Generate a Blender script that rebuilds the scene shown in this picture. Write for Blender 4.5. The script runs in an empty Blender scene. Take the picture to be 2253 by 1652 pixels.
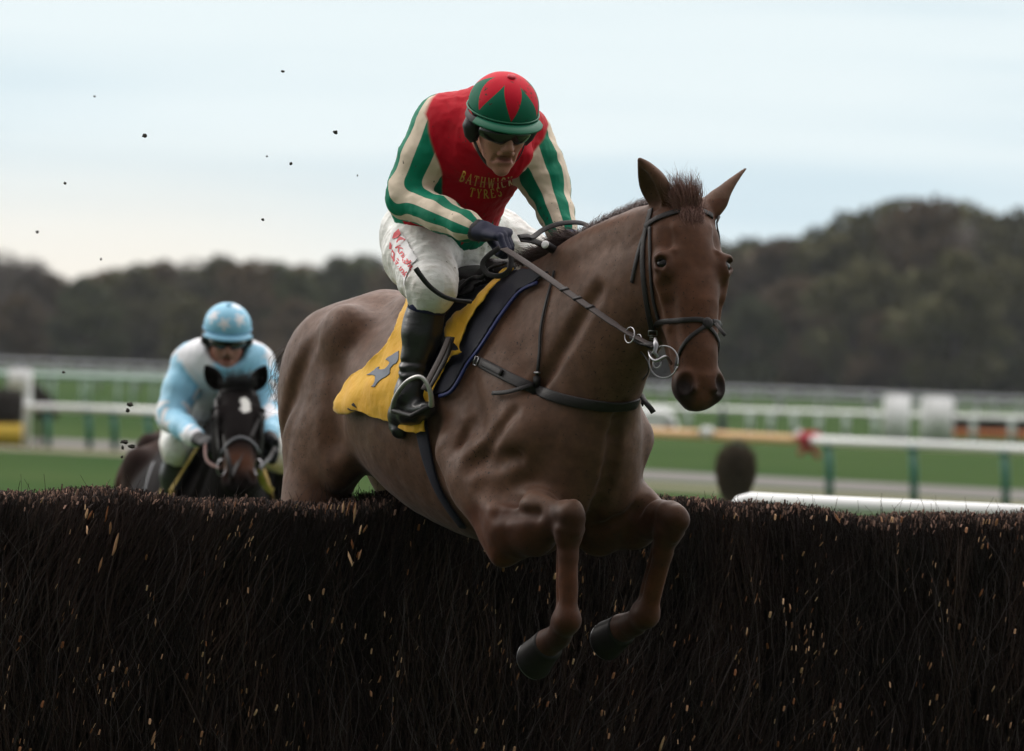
import bpy, bmesh, math, random
import numpy as np
from mathutils import Vector, Matrix, noise as mnoise
from mathutils.bvhtree import BVHTree
R = math.radians
rng = np.random.default_rng(7)
random.seed(7)
SC = bpy.context.scene
COL = SC.collection

# ---------------------------------------------------------------- camera
CAM_H, DISP, SPX, ROLL, V_H = 2.1, 2252.0, 14600.0, R(2.0), 785.0
PITCH = -math.atan((826.0 - V_H) / SPX)
cd = bpy.data.cameras.new('camera'); cam = bpy.data.objects.new('camera', cd); COL.objects.link(cam)
CROT = Matrix.Rotation(R(90) + PITCH, 3, 'X') @ Matrix.Rotation(ROLL, 3, 'Z')
cam.matrix_world = Matrix.Translation((0, 0, CAM_H)) @ CROT.to_4x4()
cd.sensor_width = 36.0
cd.lens = SPX / DISP * 36.0
cd.clip_start, cd.clip_end = 1.0, 5000.0
cd.dof.use_dof = True; cd.dof.focus_distance = 19.6; cd.dof.aperture_fstop = 5.6; cd.dof.aperture_blades = 0
SC.camera = cam
SC.view_settings.view_transform = 'Standard'; SC.view_settings.look = 'None'
SC.view_settings.exposure = 0.0; SC.view_settings.gamma = 1.0
SC.render.engine = 'CYCLES'
SC.cycles.use_denoising = True
SC.cycles.max_bounces = 6; SC.cycles.transparent_max_bounces = 8

def P(u, v, d):
    """point at distance d (along +Y) seen at u,v of the 2252 px wide photo"""
    w = CROT @ Vector(((u - 1126.0) / SPX, -(v - 826.0) / SPX, -1.0))
    return Vector((0, 0, CAM_H)) + w * (d / w.y)

# ---------------------------------------------------------------- world and sun
SUN_EL, SUN_AZ = R(24), R(-62)          # azimuth from +Y (view direction) towards +X
def make_world():
    w = bpy.data.worlds.new('World'); SC.world = w; w.use_nodes = True
    nt = w.node_tree; nt.nodes.clear(); N = nt.nodes.new; L = nt.links.new
    out = N('ShaderNodeOutputWorld'); bg = N('ShaderNodeBackground')
    sky = N('ShaderNodeTexSky'); sky.sky_type = 'NISHITA'; sky.sun_disc = False
    sky.sun_elevation = SUN_EL; sky.sun_rotation = SUN_AZ; sky.air_density = 1.0; sky.dust_density = 1.5
    tc = N('ShaderNodeTexCoord'); sep = N('ShaderNodeSeparateXYZ'); L(tc.outputs['Generated'], sep.inputs[0])
    # overcast layer, brighter ahead (where the evening sun stands) than behind the camera
    mr = N('ShaderNodeMapRange'); mr.inputs['From Min'].default_value = -0.9; mr.inputs['From Max'].default_value = 0.9
    mr.inputs['To Min'].default_value = SKY_BACK; mr.inputs['To Max'].default_value = SKY_FRONT
    mr.interpolation_type = 'SMOOTHSTEP'; L(sep.outputs['Y'], mr.inputs['Value'])
    # cloud streaks stretched along the horizon
    mp = N('ShaderNodeMapping'); mp.inputs['Scale'].default_value = (5.0, 5.0, 62.0); L(tc.outputs['Generated'], mp.inputs[0])
    ns = N('ShaderNodeTexNoise'); ns.inputs['Scale'].default_value = 1.3; ns.inputs['Detail'].default_value = 4.0
    ns.inputs['Roughness'].default_value = 0.45; L(mp.outputs[0], ns.inputs['Vector'])
    mx = N('ShaderNodeMapRange'); mx.interpolation_type = 'SMOOTHSTEP'
    mx.inputs['From Min'].default_value = 0.28; mx.inputs['From Max'].default_value = 0.68; L(ns.outputs[0], mx.inputs['Value'])
    cc = N('ShaderNodeMix'); cc.data_type = 'RGBA'; L(mx.outputs[0], cc.inputs[0])
    cc.inputs[6].default_value = SKY_BLUE; cc.inputs[7].default_value = SKY_CLOUD
    # warm band close to the horizon on the left
    hz = N('ShaderNodeMapRange'); hz.interpolation_type = 'SMOOTHSTEP'
    hz.inputs['From Min'].default_value = 0.036; hz.inputs['From Max'].default_value = 0.008; L(sep.outputs['Z'], hz.inputs['Value'])
    hx = N('ShaderNodeMapRange'); hx.interpolation_type = 'SMOOTHSTEP'
    hx.inputs['From Min'].default_value = 0.03; hx.inputs['From Max'].default_value = -0.06; L(sep.outputs['X'], hx.inputs['Value'])
    mm = N('ShaderNodeMath'); mm.operation = 'MULTIPLY'; L(hz.outputs[0], mm.inputs[0]); L(hx.outputs[0], mm.inputs[1])
    c2 = N('ShaderNodeMix'); c2.data_type = 'RGBA'; L(mm.outputs[0], c2.inputs[0]); L(cc.outputs[2], c2.inputs[6]); c2.inputs[7].default_value = SKY_WARM
    # an overcast sky is brighter overhead than at the horizon
    ze = N('ShaderNodeMapRange'); ze.inputs['From Min'].default_value = 0.06; ze.inputs['From Max'].default_value = 0.9
    ze.inputs['To Min'].default_value = 1.0; ze.inputs['To Max'].default_value = SKY_ZENITH; L(sep.outputs['Z'], ze.inputs['Value'])
    mz = N('ShaderNodeMath'); mz.operation = 'MULTIPLY'; L(mr.outputs[0], mz.inputs[0]); L(ze.outputs[0], mz.inputs[1])
    zc = N('ShaderNodeMapRange'); zc.inputs['From Min'].default_value = 0.05; zc.inputs['From Max'].default_value = 0.30; L(sep.outputs['Z'], zc.inputs['Value'])
    c3 = N('ShaderNodeMix'); c3.data_type = 'RGBA'; L(zc.outputs[0], c3.inputs[0]); L(c2.outputs[2], c3.inputs[6]); c3.inputs[7].default_value = SKY_HIGH
    ml = N('ShaderNodeVectorMath'); ml.operation = 'SCALE'; L(c3.outputs[2], ml.inputs[0]); L(mz.outputs[0], ml.inputs['Scale'])
    sc = N('ShaderNodeVectorMath'); sc.operation = 'SCALE'; L(sky.outputs[0], sc.inputs[0]); sc.inputs['Scale'].default_value = 0.03
    ad = N('ShaderNodeVectorMath'); ad.operation = 'ADD'; L(ml.outputs[0], ad.inputs[0]); L(sc.outputs[0], ad.inputs[1])
    L(ad.outputs[0], bg.inputs[0]); bg.inputs[1].default_value = SKY_STRENGTH; L(bg.outputs[0], out.inputs[0])
SKY_BACK, SKY_FRONT, SKY_ZENITH, SKY_STRENGTH = 0.72, 6.2, 4.7, 0.12
SKY_HIGH = (1.16, 1.10, 1.06, 1)
SKY_BLUE = (0.89, 1.08, 1.18, 1); SKY_CLOUD = (1.12, 1.25, 1.29, 1); SKY_WARM = (1.30, 1.24, 1.12, 1)
make_world()
sd = bpy.data.lights.new('sun', 'SUN'); sun = bpy.data.objects.new('sun', sd); COL.objects.link(sun)
sd.energy = 0.7; sd.angle = R(25); sd.color = (1.0, 0.95, 0.88)
_d = Vector((math.sin(SUN_AZ) * math.cos(SUN_EL), math.cos(SUN_AZ) * math.cos(SUN_EL), math.sin(SUN_EL)))
sun.rotation_euler = _d.to_track_quat('Z', 'Y').to_euler(); sun.location = (0, 0, 30)
# ---------------------------------------------------------------- object helpers
def tag(o, label=None, cat=None, group=None, kind=None):
    if label: o['label'] = label
    if cat: o['category'] = cat
    if group: o['group'] = group
    if kind: o['kind'] = kind
    return o
def empty(name, loc=(0, 0, 0)):
    o = bpy.data.objects.new(name, None); COL.objects.link(o); o.location = loc; o.empty_display_size = 0.1
    return o
def place(o, parent):
    if parent is not None:
        o.parent = parent
        loc = Vector(parent.location)
        pp = parent.parent
        while pp is not None: loc += Vector(pp.location); pp = pp.parent
        o.location = Vector(o.location) - loc
    return o
def npmesh(name, V, F, mat, parent=None, smooth=True, attrs=None):
    """V: n x 3 world coords, F: list of tuples or int array m x k"""
    me = bpy.data.meshes.new(name)
    V = np.asarray(V, dtype=np.float32)
    if isinstance(F, np.ndarray):
        m, k = F.shape
        me.vertices.add(len(V)); me.vertices.foreach_set('co', V.ravel())
        me.loops.add(m * k); me.loops.foreach_set('vertex_index', F.astype(np.int32).ravel())
        me.polygons.add(m); me.polygons.foreach_set('loop_start', np.arange(0, m * k, k, dtype=np.int32))
        me.polygons.foreach_set('loop_total', np.full(m, k, dtype=np.int32))
        me.update(calc_edges=True)
    else:
        me.from_pydata([tuple(map(float, v)) for v in V], [], [tuple(map(int, f)) for f in F]); me.update()
    if smooth: me.polygons.foreach_set('use_smooth', np.ones(len(me.polygons), dtype=bool))
    for an, av in (attrs or {}).items():
        av = np.asarray(av, dtype=np.float32)
        if av.ndim == 1:
            a = me.attributes.new(an, 'FLOAT', 'POINT'); a.data.foreach_set('value', av)
        else:
            a = me.attributes.new(an, 'FLOAT_VECTOR', 'POINT'); a.data.foreach_set('vector', av.ravel())
    me.validate()
    if mat is not None: me.materials.append(mat)
    o = bpy.data.objects.new(name, me); COL.objects.link(o)
    if parent is not None: place(o, parent)
    return o
class MB:
    """collects simple shapes into one mesh"""
    def __init__(s): s.v = []; s.f = []; s.n = 0
    def add(s, V, F):
        s.v.extend([tuple(v) for v in V]); s.f.extend([tuple(i + s.n for i in f) for f in F]); s.n += len(V)
    def box(s, c, size, rot=None, bev=0.0):
        c = Vector(c); hx, hy, hz = [x / 2 for x in size]; M = rot or Matrix.Identity(3)
        bm = bmesh.new(); bmesh.ops.create_cube(bm, size=1)
        for v in bm.verts: v.co = Vector((v.co.x * hx * 2, v.co.y * hy * 2, v.co.z * hz * 2))
        if bev: bmesh.ops.bevel(bm, geom=bm.edges[:], offset=bev, segments=2, affect='EDGES')
        bm.verts.index_update()
        s.add([c + M @ v.co for v in bm.verts], [[v.index for v in f.verts] for f in bm.faces]); bm.free()
    def tube(s, pts, rad, seg=8, cap=True):
        pts = [Vector(p) for p in pts]; n = len(pts)
        rad = [rad] * n if not hasattr(rad, '__len__') else rad
        V = []; F = []; ref = None
        for i, p in enumerate(pts):
            t = (pts[min(i + 1, n - 1)] - pts[max(i - 1, 0)]).normalized()
            if ref is None: ref = t.orthogonal().normalized()
            a = (ref - t * ref.dot(t)).normalized(); ref = a; b = t.cross(a)
            for k in range(seg):
                an = 2 * math.pi * k / seg
                V.append(p + (a * math.cos(an) + b * math.sin(an)) * rad[i])
        for i in range(n - 1):
            for k in range(seg):
                k2 = (k + 1) % seg
                F.append((i * seg + k, i * seg + k2, (i + 1) * seg + k2, (i + 1) * seg + k))
        if cap: F.append(tuple(range(seg))[::-1]); F.append(tuple((n - 1) * seg + k for k in range(seg)))
        s.add(V, F)
    def strap(s, pts, nrm, width, thick):
        """flat strap along pts, nrm = outward normals, closed cross-section"""
        pts = [Vector(p) for p in pts]; n = len(pts); V = []; F = []
        for i, p in enumerate(pts):
            t = (pts[min(i + 1, n - 1)] - pts[max(i - 1, 0)]).normalized()
            m = Vector(nrm[i]); m = (m - t * m.dot(t)).normalized(); b = t.cross(m)
            w = width[i] if hasattr(width, '__len__') else width
            for sw, st in ((-1, 0), (-1, .75), (-.8, 1), (.8, 1), (1, .75), (1, 0)):
                V.append(p + b * (sw * w / 2) + m * (st * thick))
        k = 6
        for i in range(n - 1):
            for j in range(k):
                j2 = (j + 1) % k
                F.append((i * k + j, i * k + j2, (i + 1) * k + j2, (i + 1) * k + j))
        F.append(tuple(range(k))[::-1]); F.append(tuple((n - 1) * k + j for j in range(k)))
        s.add(V, F)
    def build(s, name, mat, parent=None, smooth=True):
        return npmesh(name, s.v, s.f, mat, parent, smooth)
def spline(pts, n):
    """Catmull-Rom resample of a list of points (any dimension)"""
    A = np.array([list(p) for p in pts], dtype=float); m = len(A)
    if m == 2: return [Vector(A[0] + (A[1] - A[0]) * t) for t in np.linspace(0, 1, n)]
    A = np.vstack([2 * A[0] - A[1], A, 2 * A[-1] - A[-2]])
    out = []
    for x in np.linspace(0, m - 1 - 1e-6, n):
        i = int(x); t = x - i; p0, p1, p2, p3 = A[i], A[i + 1], A[i + 2], A[i + 3]
        out.append(0.5 * (2 * p1 + (p2 - p0) * t + (2 * p0 - 5 * p1 + 4 * p2 - p3) * t * t + (3 * p1 - p0 - 3 * p2 + p3) * t ** 3))
    return [Vector(o) if A.shape[1] in (2, 3) else o for o in out]

# ---------------------------------------------------------------- signed distance modelling
def vn(p): return np.array([p[0], p[1], p[2]], dtype=np.float32)
class Field:
    def __init__(s, lo, hi, h):
        s.lo = np.array(lo, dtype=np.float32); s.h = h
        s.n = np.ceil((np.array(hi) - s.lo) / h).astype(int) + 1
        s.g = np.full(tuple(s.n), 1.0, dtype=np.float32)
    def sub(s, lo, hi):
        a = np.maximum(np.floor((lo - s.lo) / s.h).astype(int), 0); b = np.minimum(np.ceil((hi - s.lo) / s.h).astype(int) + 1, s.n)
        if np.any(b <= a): return None
        sl = tuple(slice(a[i], b[i]) for i in range(3))
        ax = [s.lo[i] + s.h * np.arange(a[i], b[i], dtype=np.float32) for i in range(3)]
        return sl, ax[0][:, None, None], ax[1][None, :, None], ax[2][None, None, :]
    def apply(s, sl, d, k, op):
        g = s.g[sl]
        if op == 'u':
            h = np.maximum(k - np.abs(g - d), 0) / k
            s.g[sl] = np.minimum(g, d) - h * h * k * 0.25
        else:
            d = -d; h = np.maximum(k - np.abs(g - d), 0) / k
            s.g[sl] = np.maximum(g, d) + h * h * k * 0.25
    def seg(s, a, b, ra, rb=None, k=0.02, op='u'):
        a = vn(a); b = vn(b); rb = ra if rb is None else rb
        pad = max(ra, rb) + k + 3 * s.h
        r = s.sub(np.minimum(a, b) - pad, np.maximum(a, b) + pad)
        if r is None: return
        sl, X, Y, Z = r; ab = b - a; L2 = float(ab @ ab) + 1e-12
        t = np.clip(((X - a[0]) * ab[0] + (Y - a[1]) * ab[1] + (Z - a[2]) * ab[2]) / L2, 0, 1)
        d = np.sqrt((X - a[0] - t * ab[0]) ** 2 + (Y - a[1] - t * ab[1]) ** 2 + (Z - a[2] - t * ab[2]) ** 2) - (ra + (rb - ra) * t)
        s.apply(sl, d, k, op)
    def chain(s, pts, rads, k=0.02, op='u'):
        for i in range(len(pts) - 1): s.seg(pts[i], pts[i + 1], rads[i], rads[i + 1], k, op)
    def ell(s, c, r, ax=None, k=0.02, op='u'):
        """ellipsoid with radii r along the rows of ax"""
        c = vn(c); r = np.array(r, dtype=np.float32)
        A = np.eye(3, dtype=np.float32) if ax is None else np.array([list(a) for a in ax], dtype=np.float32)
        A = A / np.linalg.norm(A, axis=1)[:, None]
        ext = np.sqrt(((A * r[:, None]) ** 2).sum(0)) + k + 3 * s.h
        q = s.sub(c - ext, c + ext)
        if q is None: return
        sl, X, Y, Z = q; x = X - c[0]; y = Y - c[1]; z = Z - c[2]; k0 = 0; k1 = 0
        for i in range(3):
            w = (x * A[i, 0] + y * A[i, 1] + z * A[i, 2]) / r[i]; k0 = k0 + w * w; k1 = k1 + (w / r[i]) ** 2
        k0 = np.sqrt(k0); k1 = np.sqrt(k1) + 1e-9
        s.apply(sl, k0 * (k0 - 1) / k1, k, op)
    def eseg(s, a, b, side, ra, rb, k=0.04, op='u'):
        """segment with elliptic sections; ra, rb = (radius along side, radius across)"""
        a = vn(a); b = vn(b); pad = max(ra + rb) + k + 3 * s.h
        q = s.sub(np.minimum(a, b) - pad, np.maximum(a, b) + pad)
        if q is None: return
        sl, X, Y, Z = q; ab = b - a; L = np.linalg.norm(ab); u = ab / L
        v = vn(side); v = v - u * (v @ u); v /= np.linalg.norm(v); w = np.cross(u, v)
        x = X - a[0]; y = Y - a[1]; z = Z - a[2]
        t = x * u[0] + y * u[1] + z * u[2]; tc = np.clip(t, 0, L); e = t - tc; tc = tc / L
        r1 = ra[0] + (rb[0] - ra[0]) * tc; r2 = ra[1] + (rb[1] - ra[1]) * tc; r3 = np.minimum(r1, r2)
        pv = x * v[0] + y * v[1] + z * v[2]; pw = x * w[0] + y * w[1] + z * w[2]
        k0 = np.sqrt((pv / r1) ** 2 + (pw / r2) ** 2 + (e / r3) ** 2)
        k1 = np.sqrt((pv / r1 ** 2) ** 2 + (pw / r2 ** 2) ** 2 + (e / r3 ** 2) ** 2) + 1e-6
        d = np.where(k0 < 0.05, -r3, k0 * (k0 - 1) / k1)
        s.apply(sl, d, k, op)
    def echain(s, pts, side, rads, k=0.04, op='u'):
        for i in range(len(pts) - 1): s.eseg(pts[i], pts[i + 1], side, tuple(rads[i]), tuple(rads[i + 1]), k, op)
    def plane_cut(s, p, n, k=0.01):
        """keep the side the normal points away from"""
        p = vn(p); n = vn(n); n /= np.linalg.norm(n)
        sl, X, Y, Z = s.sub(s.lo, s.lo + s.h * s.n)
        d = (X - p[0]) * n[0] + (Y - p[1]) * n[1] + (Z - p[2]) * n[2]
        g = s.g; h = np.maximum(k - np.abs(g - d), 0) / k
        s.g = np.maximum(g, d) + h * h * k * 0.25
    def surf(s, p, d, far=.6):
        """first surface point from outside, starting at p + d*far and moving against d"""
        p = np.array(p, dtype=float); d = np.array(d, dtype=float); d /= np.linalg.norm(d)
        for t in np.arange(far, -far, -s.h * .5):
            q = p + d * t; i = np.round((q - s.lo) / s.h).astype(int)
            if (i >= 0).all() and (i < s.n).all() and s.g[tuple(i)] < 0: return q
        return p
    def groove(s, pts, d, rad, k, out=.004, op='s'):
        q = [s.surf(p, d) + np.array(d) / np.linalg.norm(d) * out for p in pts]; s.chain(q, rad if hasattr(rad, '__len__') else [rad] * len(q), k, op)
    def mesh(s):
        """naive surface nets"""
        g = s.g; neg = g < 0; nx, ny, nz = g.shape
        c = np.zeros((nx - 1, ny - 1, nz - 1), dtype=np.uint8)
        for i in (0, 1):
            for j in (0, 1):
                for l in (0, 1): c += neg[i:nx - 1 + i, j:ny - 1 + j, l:nz - 1 + l]
        act = (c > 0) & (c < 8); idx = np.argwhere(act); vid = np.full(act.shape, -1, dtype=np.int32)
        vid[act] = np.arange(len(idx))
        cor = np.array([(i, j, l) for i in (0, 1) for j in (0, 1) for l in (0, 1)])
        val = np.stack([g[idx[:, 0] + o[0], idx[:, 1] + o[1], idx[:, 2] + o[2]] for o in cor], 1)
        acc = np.zeros((len(idx), 3)); cnt = np.zeros(len(idx))
        for a in range(8):
            for b in range(a + 1, 8):
                if np.abs(cor[a] - cor[b]).sum() != 1: continue
                va, vb = val[:, a], val[:, b]; m = (va < 0) != (vb < 0)
                t = np.where(m, va / np.where(m, va - vb, 1), 0)
                p = cor[a] + t[:, None] * (cor[b] - cor[a]); acc += np.where(m[:, None], p, 0); cnt += m
        V = (idx + acc / cnt[:, None]) * s.h + s.lo
        quads = []
        for ax in range(3):
            o = [0, 0, 0]; o[ax] = 1
            A = neg[:nx - o[0], :ny - o[1], :nz - o[2]]; B = neg[o[0]:, o[1]:, o[2]:]
            e = np.argwhere(A != B); u, v = [i for i in range(3) if i != ax]
            e = e[(e[:, u] > 0) & (e[:, v] > 0) & (e[:, u] < act.shape[u]) & (e[:, v] < act.shape[v])]
            du = np.zeros(3, int); du[u] = 1; dv = np.zeros(3, int); dv[v] = 1
            q = [vid[tuple((e - du - dv).T)], vid[tuple((e - dv).T)], vid[tuple(e.T)], vid[tuple((e - du).T)]]
            q = np.stack(q, 1); inside = A[tuple(e.T)]
            flip = inside if ax != 1 else ~inside
            q[~flip] = q[~flip][:, ::-1]; quads.append(q)
        Q = np.concatenate(quads); Q = Q[(Q >= 0).all(1)]
        return V.astype(np.float32), Q
def vnormals(V, F):
    V = np.asarray(V); a = V[F[:, 2]] - V[F[:, 0]]; b = V[F[:, 3]] - V[F[:, 1]]; fn = np.cross(a, b)
    N = np.zeros_like(V)
    for i in range(4): np.add.at(N, F[:, i], fn)
    return N / (np.linalg.norm(N, axis=1)[:, None] + 1e-12)
def noise3(Pn, scale, seed=0):
    """smooth value noise for an array of points"""
    r = np.random.default_rng(seed).random((32, 32, 32)).astype(np.float32)
    q = np.asarray(Pn) * scale + 100.0; i = np.floor(q).astype(int); f = q - i; f = f * f * (3 - 2 * f); o = 0
    for a in (0, 1):
        for b in (0, 1):
            for c in (0, 1):
                w = (f[:, 0] if a else 1 - f[:, 0]) * (f[:, 1] if b else 1 - f[:, 1]) * (f[:, 2] if c else 1 - f[:, 2])
                o = o + w * r[(i[:, 0] + a) % 32, (i[:, 1] + b) % 32, (i[:, 2] + c) % 32]
    return o * 2 - 1
def sstep(x, a, b):
    t = np.clip((x - a) / (b - a), 0, 1); return t * t * (3 - 2 * t)

# ---------------------------------------------------------------- materials
class Mat:
    def __init__(s, name, color=(.5, .5, .5), rough=.6, spec=.5, sheen=0.0, metal=0.0, coat=0.0):
        s.m = bpy.data.materials.new(name); s.m.use_nodes = True; s.nt = s.m.node_tree
        s.b = s.nt.nodes['Principled BSDF']; i = s.b.inputs
        i['Base Color'].default_value = (*color[:3], 1); i['Roughness'].default_value = rough
        i['Specular IOR Level'].default_value = spec; i['Metallic'].default_value = metal
        if sheen: i['Sheen Weight'].default_value = sheen; i['Sheen Roughness'].default_value = .4
        if coat: i['Coat Weight'].default_value = coat; i['Coat Roughness'].default_value = .15
    def N(s, t, **kw):
        n = s.nt.nodes.new(t)
        for k, v in kw.items():
            if k[0] == '_': setattr(n, k[1:], v)
            else: n.inputs[k.replace('__', ' ')].default_value = v
        return n
    def L(s, a, b): s.nt.links.new(a, b)
    def coord(s, kind='Object', scale=(1, 1, 1)):
        t = s.N('ShaderNodeTexCoord'); m = s.N('ShaderNodeMapping'); m.inputs['Scale'].default_value = scale
        s.L(t.outputs[kind], m.inputs[0]); return m.outputs[0]
    def noise(s, vec, scale, detail=4, rough=.5):
        n = s.N('ShaderNodeTexNoise', Scale=scale, Detail=detail, Roughness=rough)
        if vec is not None: s.L(vec, n.inputs['Vector'])
        return n.outputs[0]
    def attr(s, name):
        n = s.N('ShaderNodeAttribute'); n.attribute_name = name; return n
    def math(s, op, a, b=None, c=None, clamp=False):
        n = s.N('ShaderNodeMath', _operation=op); n.use_clamp = clamp
        for i, x in enumerate((a, b, c)):
            if x is None: continue
            if isinstance(x, (int, float)): n.inputs[i].default_value = x
            else: s.L(x, n.inputs[i])
        return n.outputs[0]
    def step(s, x, a, b, smooth=False):
        n = s.N('ShaderNodeMapRange'); n.inputs['From Min'].default_value = a; n.inputs['From Max'].default_value = b
        if smooth: n.interpolation_type = 'SMOOTHSTEP'
        s.L(x, n.inputs['Value']); return n.outputs[0]
    def mix(s, f, a, b, mode='MIX'):
        n = s.N('ShaderNodeMix', _data_type='RGBA', _blend_type=mode)
        for i, x in ((0, f), (6, a), (7, b)):
            if isinstance(x, (int, float)): n.inputs[i].default_value = x
            elif isinstance(x, (tuple, list)): n.inputs[i].default_value = (*x[:3], 1)
            else: s.L(x, n.inputs[i])
        return n.outputs[2]
    def color(s, c): s.L(c, s.b.inputs['Base Color'])
    def rough(s, c): s.L(c, s.b.inputs['Roughness'])
    def bump(s, h, strength=.3, dist=.01):
        n = s.N('ShaderNodeBump', Strength=strength, Distance=dist); s.L(h, n.inputs['Height'])
        if s.b.inputs['Normal'].is_linked: s.L(s.b.inputs['Normal'].links[0].from_socket, n.inputs['Normal'])
        s.L(n.outputs[0], s.b.inputs['Normal'])
def simple(name, color, rough=.6, var=.25, scale=40, bump=0.0, **kw):
    m = Mat(name, color, rough, **kw); v = m.coord()
    n = m.noise(v, scale, 3); m.color(m.mix(n, [c * (1 - var) for c in color], [min(1, c * (1 + var)) for c in color]))
    if bump: m.bump(m.noise(v, scale * 3, 3), bump, .005)
    return m.m
# ---------------------------------------------------------------- ground, track, sky already set
def G(u, v, z=0.0):
    a = P(u, v, 1.0); d = a - Vector((0, 0, CAM_H)); return Vector((0, 0, CAM_H)) + d * ((z - CAM_H) / d.z)
gm = Mat('grass', (.05, .11, .03), 1.0, .0)
v = gm.coord(); n1 = gm.noise(v, .045, 5, .6); n2 = gm.noise(v, .5, 4, .6); n3 = gm.noise(v, 9, 3, .6)
c = gm.mix(gm.step(n1, .35, .65), (.032, .070, .025), (.057, .096, .036)); c = gm.mix(gm.step(n2, .3, .8), c, gm.mix(.35, c, (.09, .09, .04)))
c = gm.mix(gm.step(n3, .3, .8), c, gm.mix(.4, c, (.02, .05, .015))); gm.color(c); gm.bump(n3, .5, .05)
X0, X1, Y0, Y1 = -900, 900, -60, 3000
tag(npmesh('ground', [(X0, Y0, 0), (X1, Y0, 0), (X1, Y1, 0), (X0, Y1, 0)], [(0, 1, 2, 3)], gm.m, smooth=False), kind='structure')
def strip(name, pts, w, mat, z):
    V = []; F = []
    P_ = spline(pts, 40)
    for i, p in enumerate(P_):
        V += [(p.x, p.y - w[0], z), (p.x, p.y + w[1], z)]
        if i: F.append((2 * i - 2, 2 * i, 2 * i + 1, 2 * i - 1))
    return tag(npmesh(name, V, F, mat, smooth=False), kind='structure')
sandm = simple('sand_track', (.11, .10, .095), .9, .3, .8)
strip('track', [(-60, 160, 0), (-30, 143, 0), (-9.4, 137, 0), (1, 125, 0), (8.7, 116, 0), (20, 105, 0), (50, 80, 0)], (5, 5), sandm, .004)
soilm = simple('worn_turf', (.13, .12, .06), .95, .5, .5)
strip('worn_path', [(-60, 148, 0), (-30, 133, 0), (-9, 128, 0), (1, 114, 0), (8.7, 106, 0), (20, 95, 0), (50, 70, 0)], (3, 2.0), soilm, .008)

# ---------------------------------------------------------------- running rails
M_WHITE = simple('white_plastic', (.88, .90, .92), .45, .06, 6)
M_GREEN = simple('green_post', (.012, .15, .12), .5, .3, 12)
M_PALE = simple('pale_post', (.62, .70, .68), .5, .12, 6)
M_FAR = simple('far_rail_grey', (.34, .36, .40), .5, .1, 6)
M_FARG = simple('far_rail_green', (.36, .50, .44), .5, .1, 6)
M_TAN = simple('tan_rail', (.62, .38, .17), .6, .15, 6)
M_RED = simple('red_cap', (.55, .02, .05), .5, .2, 12)
def post(x, y, z, r, mat, parent, lean=0.0):
    mb = MB(); top = Vector((x + lean, y, z)); mb.tube([(x, y, 0), Vector((x + lean * .35, y, z * .6)), top], [r, r, r * .9], 8)
    mb.tube([top - Vector((0, 0, .02)), top + Vector((0, 0, .035))], [r * 1.35, r * 1.1], 8)
    return mb.build('post', mat, parent)
def rail(label, pts, z, r, posts, pr, pm, name='running_rail', group=None, sections=None, lean=0.0, mat=None):
    """pts: ground line; posts: list of parameters (x,y) ; sections: list of (t0,t1,mat)"""
    S = spline(pts, 120)
    root = tag(empty(name, (S[0].x, S[0].y, 0)), label, 'rail', group)
    zz = (lambda t: z) if not callable(z) else z
    secs = sections or [(0, 1, mat or M_WHITE)]
    for t0, t1, mt in secs:
        i0, i1 = int(t0 * 119), int(t1 * 119); mb = MB()
        q = [Vector((S[i].x, S[i].y, zz(i / 119))) for i in range(i0, i1 + 1)]
        mb.tube(q, r, 10)
        for e in (q[0], q[-1]): mb.tube([e - Vector((r * .6, 0, 0)), e + Vector((r * .6, 0, 0))], r * 1.12, 10)
        mb.build('top_rail', mt, root)
    for (x, y) in posts:
        k = min(range(120), key=lambda i: abs(S[i].x - x)); post(x, S[k].y if y is None else y, zz(k / 119) - r, pr, pm, root, lean)
    return root
def xat(u, d): return P(u, 800, d).x
# near rail: runs behind both horses
near = [(xat(62, 130), 130), (xat(340, 129), 129), (xat(900, 120), 120), (xat(1430, 112), 112), (xat(1835, 107), 107), (xat(2252, 104.5), 104.5), (xat(2900, 100), 100)]
near = [Vector((x, y, 0)) for x, y in near]
def near_z(t):
    return .79 + .13 * sstep(t, .1, .55)
def tx(u, d):       # parameter along the rail for a picture column
    S = spline(near, 120); x = xat(u, d); return min(range(120), key=lambda i: abs(S[i].x - x)) / 119
t1_, t2_, t3_ = tx(1300, 114), tx(1555, 110), tx(1760, 108)
nr = rail('low white rail on green posts with a tan stretch, nearest behind the horses', near, near_z, .075,
     [(xat(u, d), None) for u, d in ((113, 130), (203, 130), (260, 130), (335, 129), (455, 127), (640, 124), (830, 121), (1020, 118), (1210, 115.5), (1400, 112.5), (1640, 109), (1835, 107), (2023, 105.5), (2224, 104.6), (2420, 103))],
     .065, M_GREEN, group=None, sections=[(0, t1_, M_WHITE), (t1_, t2_, M_TAN), (t2_, t3_, M_TAN), (t3_, 1, M_WHITE)], lean=-.05)
mb = MB(); p = P(1780, 966, 107.6); p = p + Vector((0, -.12, 0)); mb.box(p, (.38, .24, .26), bev=.05); mb.box(p + Vector((0, 0, -.14)), (.46, .12, .08), Matrix.Rotation(.7, 3, 'Y'), .02); mb.box(p + Vector((0, 0, -.10)), (.46, .12, .08), Matrix.Rotation(-.7, 3, 'Y'), .02)
mb.build('joint_cap', M_RED, nr)
mb = MB(); p = P(1555, 951, 110); mb.box(p, (.26, .26, .2), bev=.05); mb.build('joint_collar', M_WHITE, nr)
mb = MB(); p = P(1758, 957, 107.8); mb.box(p, (.16, .26, .2), bev=.05); mb.build('joint_collar', M_WHITE, nr)
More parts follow.
